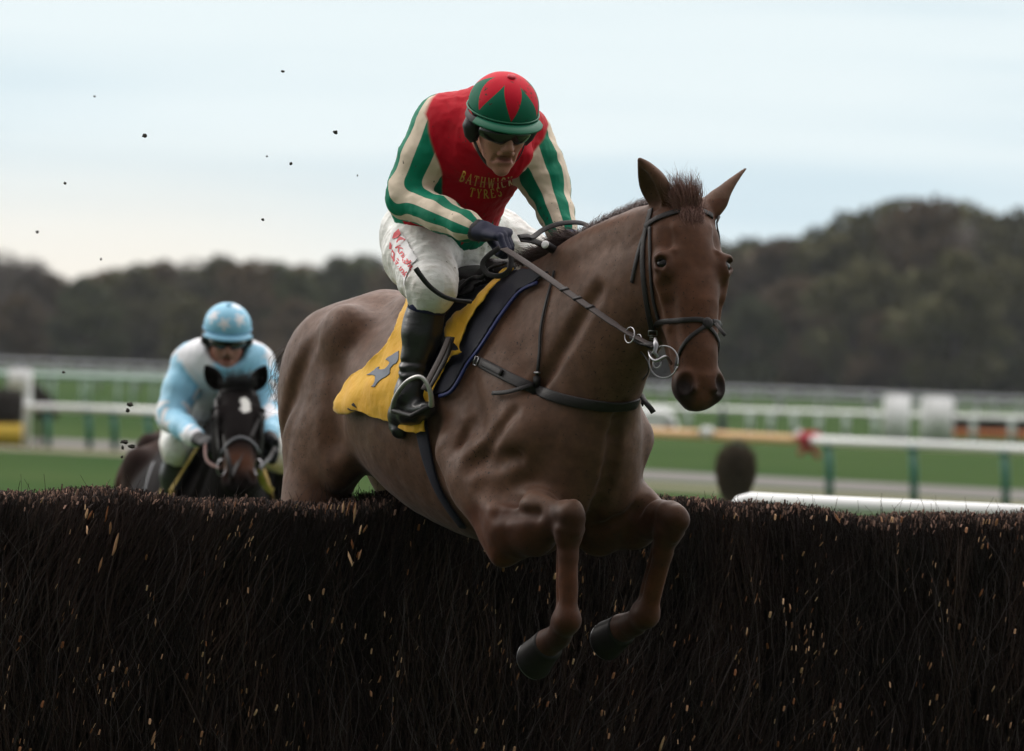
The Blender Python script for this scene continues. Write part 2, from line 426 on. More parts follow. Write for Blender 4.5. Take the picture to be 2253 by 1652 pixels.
def line_rail(label, ul, dl, ur, dr, z, r, step, pr=.05, pm=None, curve=0, rm=None):
    a = Vector((xat(ul, dl), dl, 0)); b = Vector((xat(ur, dr), dr, 0)); c = (a + b) / 2 + Vector((0, curve, 0))
    n = int((b.x - a.x) / step); ps = [(a.x + (b.x - a.x) * (i + .5 + rng.uniform(-.1, .1)) / n, None) for i in range(n)]
    return rail(label, [a, c, b], z, r, ps, pr, pm or M_FAR, group='white rails across the far turf', mat=rm or M_FAR)
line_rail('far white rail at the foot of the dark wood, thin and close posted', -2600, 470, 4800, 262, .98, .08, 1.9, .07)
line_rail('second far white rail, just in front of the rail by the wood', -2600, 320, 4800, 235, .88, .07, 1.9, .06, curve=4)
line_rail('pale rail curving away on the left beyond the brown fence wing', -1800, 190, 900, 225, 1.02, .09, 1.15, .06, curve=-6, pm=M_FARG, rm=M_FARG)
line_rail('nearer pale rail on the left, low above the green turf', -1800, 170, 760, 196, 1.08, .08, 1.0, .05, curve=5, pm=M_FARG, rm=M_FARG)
# right white rail with separate posts, in front of the white blocks
a = Vector((xat(1380, 214), 214, 0)); b = Vector((xat(2400, 196), 196, 0))
rail('white rail with wide white posts crossing in front of the white blocks', [a, (a + b) / 2, b], lambda t: .62 + .22 * t, .075,
     [(xat(u, 205), None) for u in (1480, 1530, 1664, 1708, 1758, 1810, 1866, 1925, 1986, 2122, 2197, 2270)], .10, M_PALE, group='white rails across the far turf')
# close white wing rail behind the fence, right
ra, rb = P(1622, 1100, 27.5), P(2420, 1137, 26.5)
root = tag(empty('guard_rail', (ra.x, ra.y, 0)), 'thick white plastic guard rail just behind the birch fence on the right', 'rail')
mb = MB(); q = [ra + Vector((-.02, .05, -.10)), ra + Vector((-.012, .0, -.05)), ra + Vector((.015, 0, -.012)), ra + Vector((.06, 0, 0))] + [ra.lerp(rb, t) for t in (.1, .3, .6, 1)]
mb.tube(q, .035, 14); mb.build('top_rail', M_WHITE, root)
for t in (.02, .45, .85):
    mb = MB(); p = ra.lerp(rb, t) + Vector((0, .03, 0)); mb.tube([(p.x, p.y, 0), (p.x, p.y, p.z - .03)], .035, 10); mb.build('post', M_WHITE, root)

# ---------------------------------------------------------------- distant things on the turf
M_BIRCH = simple('far_birch', (.022, .018, .015), .95, .6, 14, .6)
M_YEL = simple('yellow_board', (.62, .42, .03), .6, .25, 5)
M_ORG = simple('orange_board', (.62, .20, .06), .6, .25, 5)
def bushy_box(c, size, n, mat_name, parent, mat):
    """hedge-like block: a core with ragged sticks"""
    mb = MB(); mb.box(c, size, bev=min(size) * .12)
    for _ in range(n):
        x, y, z = [c[i] + size[i] * rng.uniform(-.5, .5) for i in range(3)]
        f = rng.integers(0, 3); y = c[1] - size[1] / 2 if f else y; z = z if f else c[2] + size[2] / 2 - .05
        mb.tube([(x, y, z - .12), (x + rng.uniform(-.05, .05), y - .03, z + .10)], [.02, .008], 4)
    return mb.build(mat_name, mat, parent)
def far_fence(u0, u1, d, v_bot_off, h_board, h_top, board, label, depth=1.2):
    x0, x1 = xat(u0, d), xat(u1, d); c = (x0 + x1) / 2
    r = tag(empty('steeplechase_fence', (c, d, 0)), label, 'fence')
    bushy_box((c, d + depth / 2, (h_board + h_top) / 2), (x1 - x0, depth, h_top - h_board), 260, 'birch_body', r, M_BIRCH)
    mb = MB(); mb.box((c, d + depth / 2 - .1, h_board / 2), (x1 - x0 + .06, depth + .1, h_board), bev=.03); mb.build('take_off_board', board, r)
    return r
far_fence(-160, 50, 131, 0, .43, 1.10, M_YEL, 'black birch fence end with a yellow board at its foot, far left edge')
far_fence(2094, 2420, 216, 0, .26, .62, M_ORG, 'low dark fence with an orange board, beyond the white posts on the right')
wp = tag(empty('fence_wing', (xat(62, 130), 130, 0)), 'white wing post carrying a white board beside the black and yellow fence end', 'fence wing')
mb = MB(); x = xat(62, 130); mb.box((x, 130.2, .76), (.15, .12, 1.52), bev=.02); mb.build('post', M_WHITE, wp)
mb = MB(); mb.box((xat(42, 130), 130.08, 1.33), (.42, .06, .40), bev=.02); mb.build('board', M_WHITE, wp)
# dark leaning birch wing next to it
r = tag(empty('birch_wing', (xat(100, 133), 133, 0)), 'dark sloping bundle of birch leaning right of the white wing post', 'birch wing')
mb = MB()
for i in range(140):
    x = xat(rng.uniform(76, 124), 133); k = (x - xat(76, 133)) / .44; zt = 1.25 - .40 * k + rng.uniform(-.06, .05)
    mb.tube([(x + .05, 133 + rng.uniform(-.1, .2), .55), (x + rng.uniform(-.03, .03), 133 + rng.uniform(-.1, .2), zt)], [.03, .012], 5)
mb.tube([(xat(90, 133), 133.05, 0), (xat(92, 133), 133.05, .7)], .05, 6)
mb.build('birch_sticks', M_BIRCH, r)
for u0, u1, v0, v1, lb in ((1944, 2002, 869, 944, 'left white padded block standing behind the white rail'), (2026, 2097, 873, 961, 'right and larger white padded block standing behind the white rail')):
    d = 192 if u0 < 2000 else 190.0; c = P((u0 + u1) / 2, (v0 + v1) / 2, d); w = (u1 - u0) * d / SPX; h = c.z + (v1 - v0) / 2 * d / SPX
    mb = MB(); mb.box((c.x, d, h / 2 + .03), (w, .5, h - .06), bev=.07)
    r = tag(empty('wing_block', (c.x, d, 0)), lb, 'block', 'white blocks behind the far rail'); mb.build('padding', M_WHITE, r)
    mb = MB(); mb.box((c.x, d, .02), (w * .8, .45, .04)); mb.build('base', M_BIRCH, r)
# white buggy and dark marker by the horse's chest
r = tag(empty('buggy', (xat(1452, 188), 188, 0)), 'small white rounded buggy half hidden behind the leading horse chest', 'buggy'); d = 188
c = P(1446, 920, d)
mb = MB(); pts = [(-.85, .34), (-.7, .62), (-.25, .80), (.25, .78), (.46, .64), (.56, .36)]
V = []; F = []
for y in (-.42, -.3, .3, .42):
    k = .86 if abs(y) > .4 else 1
    V += [(c.x + a * k, d + y, .12 + (b - .12) * k) for a, b in pts] + [(c.x + .6 * k, d + y, .14), (c.x - .75 * k, d + y, .14)]
n = 8
for j in range(3):
    for i in range(n): F.append((j * n + i, j * n + (i + 1) % n, (j + 1) * n + (i + 1) % n, (j + 1) * n + i))
F += [tuple(range(n))[::-1], tuple(3 * n + i for i in range(n))]
npmesh('body', V, F, M_WHITE, r, smooth=False)
M_BLK = simple('black_rubber', (.012, .012, .013), .6, .3, 20)
mb = MB(); mb.box((c.x + .34, d - .43, .33), (.26, .03, .12), bev=.01); mb.build('vent', M_BLK, r)
for dx in (-.5, .36):
    for dy in (-.40, .40):
        mb = MB(); mb.tube([(c.x + dx, d + dy - .06, .14), (c.x + dx, d + dy + .06, .14)], .14, 16); mb.build('wheel', M_BLK, r)
mb = MB(); x = xat(1593, 186); mb.tube([(x, 186, 0), (x, 186, .30), (x, 186, .60), (x, 186, .84), (x, 186, .90)], [.15, .14, .11, .06, .01], 12)
tag(mb.build('marker_post', simple('dark_green_paint', (.01, .035, .03), .6, .3, 8)), 'dark green tapered marker post standing between the rails', 'marker')
# round-topped birch bush on the right
def round_bush():
    d = 45; c = P(1618, 1043, d); root = tag(empty('birch_bush', (c.x, d, 0)), 'round topped clipped birch bush rising behind the fence', 'bush')
    sc = d / SPX; rx, rz = 40 * sc, 60 * sc; V = []; F = []; n = 0
    for i in range(5200):
        a = rng.normal(size=3); a /= (np.abs(a) ** 2.6).sum() ** (1 / 2.6); q = rng.uniform(.75, 1.12)
        p = np.array([c.x + a[0] * rx * q * (1 if a[2] > 0 else 1 - .25 * abs(a[2])), d + a[1] * rx * q, c.z + a[2] * rz * q])
        t = np.array([a[0] * .5, a[1] * .5, 1.0]) * rng.uniform(.02, .07); s = rng.normal(size=3); s = np.cross(s, t); s = s / np.linalg.norm(s) * .0022
        V += [p - t - s, p - t + s, p + t]; F.append((n, n + 1, n + 2)); n += 3
    npmesh('twigs', V, F, simple('bush_twigs', (.12, .088, .066), .9, .6, 60), root, smooth=False)
    mb = MB(); pts = [(c.x, d, c.z + rz * k) for k in (-.95, -.6, 0, .6, .86)]; mb.tube(pts, [rx * k for k in (.45, .72, .85, .72, .3)], 14)
    mb.build('core', M_BIRCH, root)
    mb = MB(); mb.tube([(c.x, d, 0), (c.x, d, c.z - rz * .55)], [rx * .55, rx * .6], 12); mb.build('stem', simple('bush_stem', (.05, .035, .025), .9, .5, 30, .5), root)
round_bush()

# ---------------------------------------------------------------- trees
def leaf_mat(name, a, b):
    m = Mat(name, a, .8, .15); oi = m.N('ShaderNodeObjectInfo'); v = m.coord(); n = m.noise(v, .55, 3, .6)
    c = m.mix(m.step(n, .3, .7), a, b); k = m.math('MULTIPLY_ADD', oi.outputs['Random'], .5, .75)
    w = m.N('ShaderNodeVectorMath', _operation='SCALE'); m.L(c, w.inputs[0]); m.L(k, w.inputs['Scale']); m.color(w.outputs[0]); return m.m
LM = [leaf_mat('autumn_leaves_olive', (.065, .070, .032), (.12, .11, .045)), leaf_mat('autumn_leaves_brown', (.085, .064, .042), (.14, .10, .055)), leaf_mat('autumn_leaves_green', (.045, .062, .028), (.09, .095, .04)), leaf_mat('bare_twigs_mauve', (.10, .085, .085), (.14, .12, .11))]
BARK = simple('tree_bark', (.055, .045, .038), .9, .4, 3, .3)
def tree_proto(seed, leaf, n, dens=1.0, bare=False):
    """unit tree: height 1, crown reaching low"""
    r = np.random.default_rng(seed); cl = []
    for i in range(17):
        z = r.uniform(.16, .86); rad = .30 * math.sin(math.pi * min(1, (z + .12) / 1.12) ** 1.1) ** .7
        a = r.uniform(0, 6.28); q = r.uniform(.25, 1) * rad; cl.append((q * math.cos(a), q * math.sin(a), z, r.uniform(.10, .17)))
    cl.append((0, 0, .88, .11))
    V = []; F = []; c = 0
    for x, y, z, s in cl:
        m = int(n / len(cl)); d = r.normal(size=(m, 3)); d /= np.linalg.norm(d, axis=1)[:, None]; q = r.uniform(.35, 1.08, m) ** .6
        p = np.stack([x + d[:, 0] * q * s, y + d[:, 1] * q * s, np.maximum(.02, z + d[:, 2] * q * s * .85)], 1)
        e1 = r.normal(size=(m, 3)); e1 /= np.linalg.norm(e1, axis=1)[:, None]; e2 = np.cross(e1, r.normal(size=(m, 3))); e2 /= np.linalg.norm(e2, axis=1)[:, None]
        sz = r.uniform(.008, .020, m)[:, None] * (.5 if bare else 1); e2 = e2 * (.25 if bare else .7)
        for a, b in ((-1, -1), (1, -1), (1.0, 1), (-1, 1)): V.append(p + e1 * sz * a * (2.4 if bare else 1) + e2 * sz * b)
    P4 = []
    for k in range(0, len(V), 4): P4.append(np.stack(V[k:k + 4], 1).reshape(-1, 3))
    VV = np.concatenate(P4); FF = np.arange(len(VV)).reshape(-1, 4)
    root = empty('broadleaf_tree' if not bare else 'bare_tree')
    npmesh('crown', VV, FF, leaf, root, smooth=False)
    mb = MB(); mb.tube([(0, 0, 0), (.01, 0, .2), (-.01, .01, .45), (.01, 0, .75)], [.030, .022, .015, .005], 7)
    for i in range(7):
        x, y, z, s = cl[i]; mb.tube([(0, 0, z * .45), (x * .5, y * .5, z * .75), (x, y, z)], [.012, .008, .003], 5)
    mb.build('trunk', BARK, root); return root
protos = [tree_proto(1, LM[0], 5200), tree_proto(2, LM[1], 5200), tree_proto(3, LM[2], 5200), tree_proto(4, LM[3], 4200, bare=True), tree_proto(5, LM[0], 5200)]
used = [False] * 5
def copy_tree(o, parent=None):
    c = o.copy(); COL.objects.link(c); c.parent = parent
    for ch in o.children: copy_tree(ch, c)
    return c
def put_tree(k, u, vtop, d, label, wide=1.0):
    hz_ = V_H + math.tan(ROLL) * (u - 1126); H = (hz_ - vtop) * d / SPX + CAM_H; x = P(u, hz_, d).x
    o = protos[k] if not used[k] else copy_tree(protos[k]); used[k] = True
    o.location = (x, d, 0); o.scale = (H * wide, H * wide, H); o.rotation_euler = (0, 0, rng.uniform(0, 6.28)); tag(o, label, 'tree', 'trees of the wood behind the racecourse')
    return o
TOP = [(-60, 560), (0, 548), (60, 585), (120, 612), (180, 610), (250, 590), (300, 580), (350, 570), (420, 566), (480, 560), (560, 568), (600, 572), (670, 578), (740, 560), (800, 556), (860, 580), (960, 575), (1080, 560), (1190, 545), (1330, 540), (1450, 530), (1560, 525), (1640, 518), (1700, 518), (1760, 520), (1800, 492), (1860, 460), (1920, 446), (1970, 428), (2050, 424), (2110, 440), (2170, 468), (2230, 455), (2300, 440)]
kinds = [3, 3, 1, 0, 2, 1, 0, 1, 3, 0, 1, 2, 1, 2, 2, 1, 0, 2, 2, 1, 0, 0, 2, 1, 0, 2, 4, 0, 4, 1, 0, 3, 0, 2]
cname = ['olive green', 'russet brown', 'dark green', 'bare mauve grey', 'olive brown']
PLACE = ['cut by the left edge of the picture', 'rounded top close to the left edge', 'sloping down above the wing board', 'lowest on the left, under cream sky', 'beside the lowest dip on the left', 'above the gap before the blue rider',
  'rising left of the blue rider', 'just left of the blue helmet', 'over the left of the blue helmet', 'straight above the blue helmet', 'just right of the blue helmet', 'midway between blue helmet and rump', 'above the tail of the chestnut horse', 'over the chestnut rump, rounded top',
  'right over the rump, near the breeches', 'touching the white breeches', 'hidden behind the rider thighs', 'behind the rider knees', 'seen under the far elbow', 'behind the chestnut neck', 'behind the poll of the horse', 'just behind the right ear of the horse',
  'right of the horse eye, low top', 'second right of the horse face', 'at the foot of the rising wood', 'first step of the rising wood', 'second step of the rising wood', 'on the left shoulder of the dome', 'left half of the tall dome', 'tallest, top of the dome', 'on the right fall of the dome', 'in the notch right of the dome', 'near the right edge, lighter top', 'cut by the right edge']
for (u, vt), k, w in zip(TOP, kinds, PLACE):
    put_tree(k, u, vt - 6, rng.uniform(470, 560), '%s tree in the top line, %s' % (cname[k], w), rng.uniform(1.1, 1.5) if vt > 500 else rng.uniform(.95, 1.2))
for u, vt, k, w in [(40, 640, 1, 'at the left edge'), (210, 655, 2, 'above the pale left rails'), (420, 650, 0, 'left of the blue helmet'), (640, 650, 1, 'between blue rider and rump'), (900, 640, 2, 'behind the near knee of the rider'), (1150, 620, 0, 'behind the whip'),
  (1640, 640, 2, 'right beside the horse eye'), (1760, 600, 1, 'a little right of the horse face'), (1880, 560, 0, 'under the rising crowns'), (1990, 590, 2, 'below the tallest dome'), (2100, 540, 4, 'under the right of the dome'), (2210, 560, 0, 'by the right edge'), (1700, 700, 0, 'low beside the muzzle'), (1930, 680, 1, 'low above the left white block'), (2160, 690, 2, 'low right of the white blocks')]:
    put_tree(k, u, vt, rng.uniform(440, 466), '%s lower tree standing forward of the wood, %s' % (cname[k], w), 1.25)
# the dark mass inside and behind the wood
n = 64000
xs = np.where(np.arange(n) < 26000, rng.uniform(-75, 75, n), rng.uniform(75, 240, n) * rng.choice([-1, 1], n)); prof = np.interp(xs, [xat(u, 560) for u, _ in TOP], [((V_H + .035 * (u - 1126)) - vt) * 560 / SPX + CAM_H for u, vt in TOP]) * .86
prof = np.where(np.abs(xs) > 46, prof * (1.02 + .18 * np.sin(xs * .21) + .10 * np.sin(xs * .53 + 1)), prof)
zs = rng.uniform(0, 1, n) ** .8 * prof; ys = 575 + rng.uniform(-14, 14, n)
cen = np.stack([xs, ys, zs], 1); e1 = rng.normal(size=(n, 3)); e1 /= np.linalg.norm(e1, axis=1)[:, None]; e2 = np.cross(e1, rng.normal(size=(n, 3))); e2 /= np.linalg.norm(e2, axis=1)[:, None]
sz = rng.uniform(.35, .85, n)[:, None]; q = np.stack([cen + e1 * sz * a + e2 * sz * b * .7 for a, b in ((-1, -1), (1, -1), (1, 1), (-1, 1))], 1).reshape(-1, 3)
tag(npmesh('wood', q, np.arange(len(q)).reshape(-1, 4), leaf_mat('wood_leaves', (.05, .046, .032), (.085, .072, .04)), smooth=False), 'dark mass of far woodland filling behind the single trees', 'wood', kind='stuff')
# ---------------------------------------------------------------- the birch fence being jumped
FO = P(950, 1103, 20.35); FD = Vector((math.cos(R(28)), math.sin(R(28)), 0)); FN = Vector((math.sin(R(28)), -math.cos(R(28)), 0)); FTOP = FO.z; FTH = .36
def make_fence():
    O = np.array([FO.x, FO.y, 0]); D = np.array(FD); Nn = np.array(FN); top = FTOP
    root = tag(empty('birch_fence', (FO.x, FO.y, 0)), 'wide dark birch steeplechase fence with pale cut twig ends under the jumping horse', 'fence')
    mb = MB(); Mr = Matrix((FD, -FN, Vector((0, 0, 1)))).transposed()
    mb.box(Vector(O) + FD * .5 - FN * (FTH / 2) + Vector((0, 0, (top - .10) / 2)), (9.0, FTH - .10, top - .10), Mr)
    mb.build('core', simple('fence_core', (.006, .005, .0045), 1.0, .3, 30), root, smooth=False)
    def strands(name, n, mat, fn, seg=3, rad=(.0010, .0026)):
        t, w, z0, z1, lean, curve = fn(n); r = rng.uniform(*rad, n) ; L = z1 - z0
        pts = []
        ca = rng.normal(0, 1, n) * curve; cb = rng.normal(0, 1, n) * curve * .6; q3 = np.stack([t * 2.6, z0 * 2.2, w * 3], 1); ln = lean + .42 * noise3(q3, 1.0, 31) + rng.normal(0, .26, n); lw = rng.normal(0, .06, n)
        for j in range(seg + 1):
            s = j / seg; bow = math.sin(s * math.pi)
            tt = t + (s - .5) * L * ln + bow * ca * L; ww = w + (s - .5) * L * lw + bow * cb * L
            ww = np.minimum(ww + 0, FTH + .05)
            pts.append(O + D * tt[:, None] - Nn * ww[:, None] + np.array([0, 0, 1.]) * (z0 + L * s)[:, None])
        V = []; 
        an = rng.uniform(0, 2.1, n)
        for j in range(seg + 1):
            rr = r * (1 - .45 * j / seg)
            for k in range(3):
                a = an + k * 2.094; V.append(pts[j] + (D * np.cos(a)[:, None] - Nn * np.sin(a)[:, None]) * rr[:, None])
        V = np.stack(V, 1); m = (seg + 1) * 3; base = (np.arange(n) * m)[:, None]; F = []
        for j in range(seg):
            for k in range(3): F.append(base + np.array([[j * 3 + k, j * 3 + (k + 1) % 3, j * 3 + 3 + (k + 1) % 3, j * 3 + 3 + k]]))
        F = np.concatenate(F, 1).reshape(-1, 4)
        clump = np.clip(.55 + .9 * noise3(np.stack([t * 9, z1 * 1.6, w], 1), 1.0, 33), .05, 1.3); tone = np.repeat(np.clip(rng.uniform(0, 1, n) ** 1.8 * clump, 0, 1), m)
        return npmesh(name, V.reshape(-1, 3), F, mat, root, attrs=dict(tone=tone))
    tm = Mat('birch_twigs', (.03, .02, .016), .75, .25); c = tm.attr('tone').outputs['Fac']
    v = tm.coord(); nz = tm.noise(v, 3.2, 4, .6)
    col = tm.mix(c, (.006, .004, .003), (.060, .036, .027)); col = tm.mix(tm.step(nz, .35, .7), col, tm.mix(.5, col, (.028, .012, .010))); tm.color(col)
    W = (-3.4, 4.2)
    uneven = lambda t: .014 * np.sin(t * 2.3) + .012 * np.sin(t * 5.9 + 1) + .008 * np.sin(t * 13 + 2)
    def face(n):
        t = rng.uniform(*W, n); z1 = top - rng.uniform(0, 1, n) ** 1.3 * 1.0; L = rng.uniform(.07, .30, n)
        w = rng.uniform(-.035, .05, n) - .03 * np.minimum(1, (top - z1) / .5); return t, w + np.maximum(0, .05 - (top - z1)) * .6, z1 - L, z1 - .004 + uneven(t), .16, .05
    strands('face_twigs', 44000, tm.m, face, rad=(.0011, .0028))['kind'] = 'stuff'
    strands('thick_stems', 2600, tm.m, face, rad=(.0030, .0048))['kind'] = 'stuff'
    def topf(n):
        t = rng.uniform(*W, n); w = rng.uniform(-.005, FTH + .03, n); z1 = top + rng.normal(0, .005, n) + uneven(t) - .030 * np.exp(-w / .02) ; return t, w, z1 - .16, z1, .10, .03
    strands('top_twigs', 24000, tm.m, topf, seg=2, rad=(.0015, .0030))['kind'] = 'stuff'
    def stray(n):
        t = rng.uniform(*W, n); w = rng.uniform(0, FTH, n); return t, w, np.full(n, top - .05), top + rng.uniform(.015, .055, n), .0, .12
    strands('stray_twigs', 300, tm.m, stray, rad=(.0008, .0014))['kind'] = 'stuff'
    def wisps(n):
        t = rng.uniform(*W, n); z = top - rng.uniform(.05, 1.0, n); return t, rng.uniform(-.09, -.05, n), z - rng.uniform(.1, .45, n), z, .25, .22
    wm = simple('pale_wisps', (.050, .038, .036), .8, .5, 9)
    strands('loose_wisps', 1100, wm, wisps, seg=5, rad=(.0007, .0014))['kind'] = 'stuff'
    # cut ends: short slanting ovals of fresh wood
    def ends(name, n, mat, top_only, big=False):
        if top_only:
            t = rng.uniform(*W, n); w = rng.uniform(-.01, FTH, n); z = top + uneven(t) - .022 * np.exp(-w / .02) + rng.normal(0, .006, n) + .001; a = .0012 + .0030 * rng.random(n) ** 1.6; b = a * rng.uniform(.6, 1.4, n)
            nrm = np.stack([rng.normal(0, .5, n), rng.uniform(-1.2, -.1, n), np.full(n, .9)], 1)
        else:
            nc = n // 6; ct = rng.uniform(*W, nc); cz = rng.uniform(.02, .98, nc) ** 1.25; k = rng.integers(0, nc, n)
            dz = rng.normal(0, .10, n); t = ct[k] + dz * .22 + rng.normal(0, .035, n); z = top - np.clip(cz[k] + dz, .015, 1.2)
            w = rng.uniform(-.100, -.062, n); a = .0008 + .0036 * rng.random(n) ** 4; b = a * rng.choice([1.0, 1.4, 2.2, 4.2], n, p=[.62, .25, .09, .04]); nrm = np.stack([rng.normal(0, .8, n), np.full(n, -1.), rng.uniform(-.3, 1.3, n)], 1)
        if big: a = rng.uniform(.0022, .0042, n); b = a * rng.uniform(3, 8, n)
        nrm /= np.linalg.norm(nrm, axis=1)[:, None]
        N3 = D * nrm[:, :1] - Nn * nrm[:, 1:2] + np.array([0, 0, 1.]) * nrm[:, 2:]
        upv = np.array([0, 0, 1.]) + D * .22; E = np.cross(N3, upv); E /= np.linalg.norm(E, axis=1)[:, None]; Uv = np.cross(E, N3)
        c0 = O + D * t[:, None] - Nn * w[:, None] + np.array([0, 0, 1.]) * z[:, None]; V = []; K = 7
        for back in (0, 1):
            for j in range(K):
                an = 2 * math.pi * j / K; wob = 1 + rng.uniform(-.2, .2, n)
                V.append(c0 + E * (np.cos(an) * a * wob)[:, None] + Uv * (np.sin(an) * b * wob)[:, None] - (N3 * .006 + Uv * .012) * back)
        V.append(c0 + N3 * .0012)
        V = np.stack(V, 1); m = 2 * K + 1; base = (np.arange(n) * m)[:, None]; F = []
        for j in range(K): F.append(base + np.array([[j, (j + 1) % K, 2 * K, 2 * K]])); F.append(base + np.array([[(j + 1) % K, j, K + j, K + (j + 1) % K]]))
        tri = [f[:, :3] for f in F[0::2]]; quad = F[1::2]
        Q = np.concatenate(quad, 1).reshape(-1, 4); Tt = np.concatenate(tri, 1).reshape(-1, 3)
        Fall = [tuple(q) for q in Q.tolist()] + [tuple(q) for q in Tt.tolist()]
        tone = np.repeat(rng.uniform(0, 1, n) ** 1.7, m)
        o = npmesh(name, V.reshape(-1, 3), Fall, mat, root, smooth=False, attrs=dict(tone=tone)); o['kind'] = 'stuff'
    em = Mat('cut_wood', (.5, .3, .17), .7, .2); em.color(em.mix(em.attr('tone').outputs['Fac'], (.20, .075, .028), (.70, .46, .28)))
    ends('cut_ends', 1800, em.m, False); ends('split_wood', 45, em.m, False, True)
    e2 = Mat('cut_wood_top', (.3, .2, .17), .8, .2); e2.color(e2.mix(e2.attr('tone').outputs['Fac'], (.018, .010, .008), (.26, .155, .115)))
    ends('top_cut_ends', 9000, e2.m, True)
make_fence()

# ---------------------------------------------------------------- flying clods of turf
M_CLOD = simple('wet_soil', (.035, .032, .024), .8, .5, 300, .6)
def clod(u, v, d, s, where):
    bm = bmesh.new(); bmesh.ops.create_icosphere(bm, subdivisions=3, radius=1.0); c = P(u, v, d); o3 = Vector((u, v, 0))
    st = Vector((rng.uniform(.7, 1.3), rng.uniform(.7, 1.2), rng.uniform(.6, 1.2)))
    for q in bm.verts:
        k = 1 + .55 * mnoise.noise(q.co * 1.4 + o3) + .3 * mnoise.noise(q.co * 4 + o3); q.co = Vector((q.co.x * st.x, q.co.y * st.y, q.co.z * st.z)) * (k * s)
    me = bpy.data.meshes.new('turf_clod'); bm.to_mesh(me); bm.free(); me.materials.append(M_CLOD)
    o = bpy.data.objects.new('turf_clod', me); COL.objects.link(o); o.location = c
    return tag(o, where, 'clod', 'clods of turf thrown up in the air')
CL = [(622, 157, 19.5, 4.5, 'small clod high in the sky left of the red and green helmet'), (318, 298, 19.8, 6.5, 'dark clod in the upper left sky, largest of those in the sky'),
 (738, 291, 19.4, 5.5, 'small flat clod in the sky just left of the leading rider shoulder'), (143, 403, 20.3, 5, 'small clod in the pale sky near the left edge'),
 (640, 360, 19.6, 4, 'tiny clod in the sky, upper of two near the rider arm'), (578, 483, 19.8, 4.5, 'tiny clod low in the sky above the blue helmet'),
 (587, 344, 21.5, 2.5, 'faint speck of turf left of the tiny clod by the rider arm'), (208, 212, 22.5, 3, 'faint blurred speck of turf at the upper left of the sky'),
 (786, 386, 21, 2.5, 'faint speck of turf close to the rider elbow'), (82, 510, 22.5, 4, 'faint blurred speck low in the sky at the left edge'),
 (222, 570, 22, 3, 'faint speck just above the tree tops on the left'), (286, 890, 19.9, 9, 'dark clod in front of the low white rail, left of the blue rider'),
 (281, 903, 19.95, 5, 'smaller clod touching the one in front of the white rail'), (274, 972, 20.2, 9, 'left clod of the loose cluster under the white rail'),
 (290, 982, 20.25, 8, 'right clod of the loose cluster under the white rail'), (270, 985, 20.3, 5, 'lowest clod of the loose cluster under the white rail'),
 (140, 819, 21, 4.5, 'small clod against the far pale rails on the left'), (268, 1005, 20.2, 3.5, 'lone small clod below the loose cluster')]
for u, v, d, s, w in CL: clod(u, v, d, s * .78 * d / SPX, w)
# ---------------------------------------------------------------- horse frame and body
class Frame:
    """local axes: x forward, y the animal's left, z up; heading th to the right of the camera direction"""
    def __init__(s, origin, th):
        s.o = Vector(origin); h = Vector((math.sin(th), -math.cos(th), 0)); l = Vector((math.cos(th), math.sin(th), 0))
        s.M = Matrix((h, l, Vector((0, 0, 1)))).transposed(); s.Mi = s.M.transposed()
        s.A = np.array(s.M, dtype=np.float32)
    def w(s, p): return s.o + s.M @ Vector(p)
    def l(s, p): return s.Mi @ (Vector(p) - s.o)
    def wa(s, V): return np.asarray(V) @ s.A.T + np.array(s.o, dtype=np.float32)
    def dl(s, d): return s.Mi @ Vector(d)
    def Q(s, u, v, l):
        """local point seen at u,v lying l to the left of the median plane"""
        a = P(u, v, 1.0); c = Vector((0, 0, CAM_H)); d = a - c; n = s.M @ Vector((0, 1, 0))
        t = (l - n.dot(c - s.o)) / n.dot(d)
        return s.l(c + d * t)

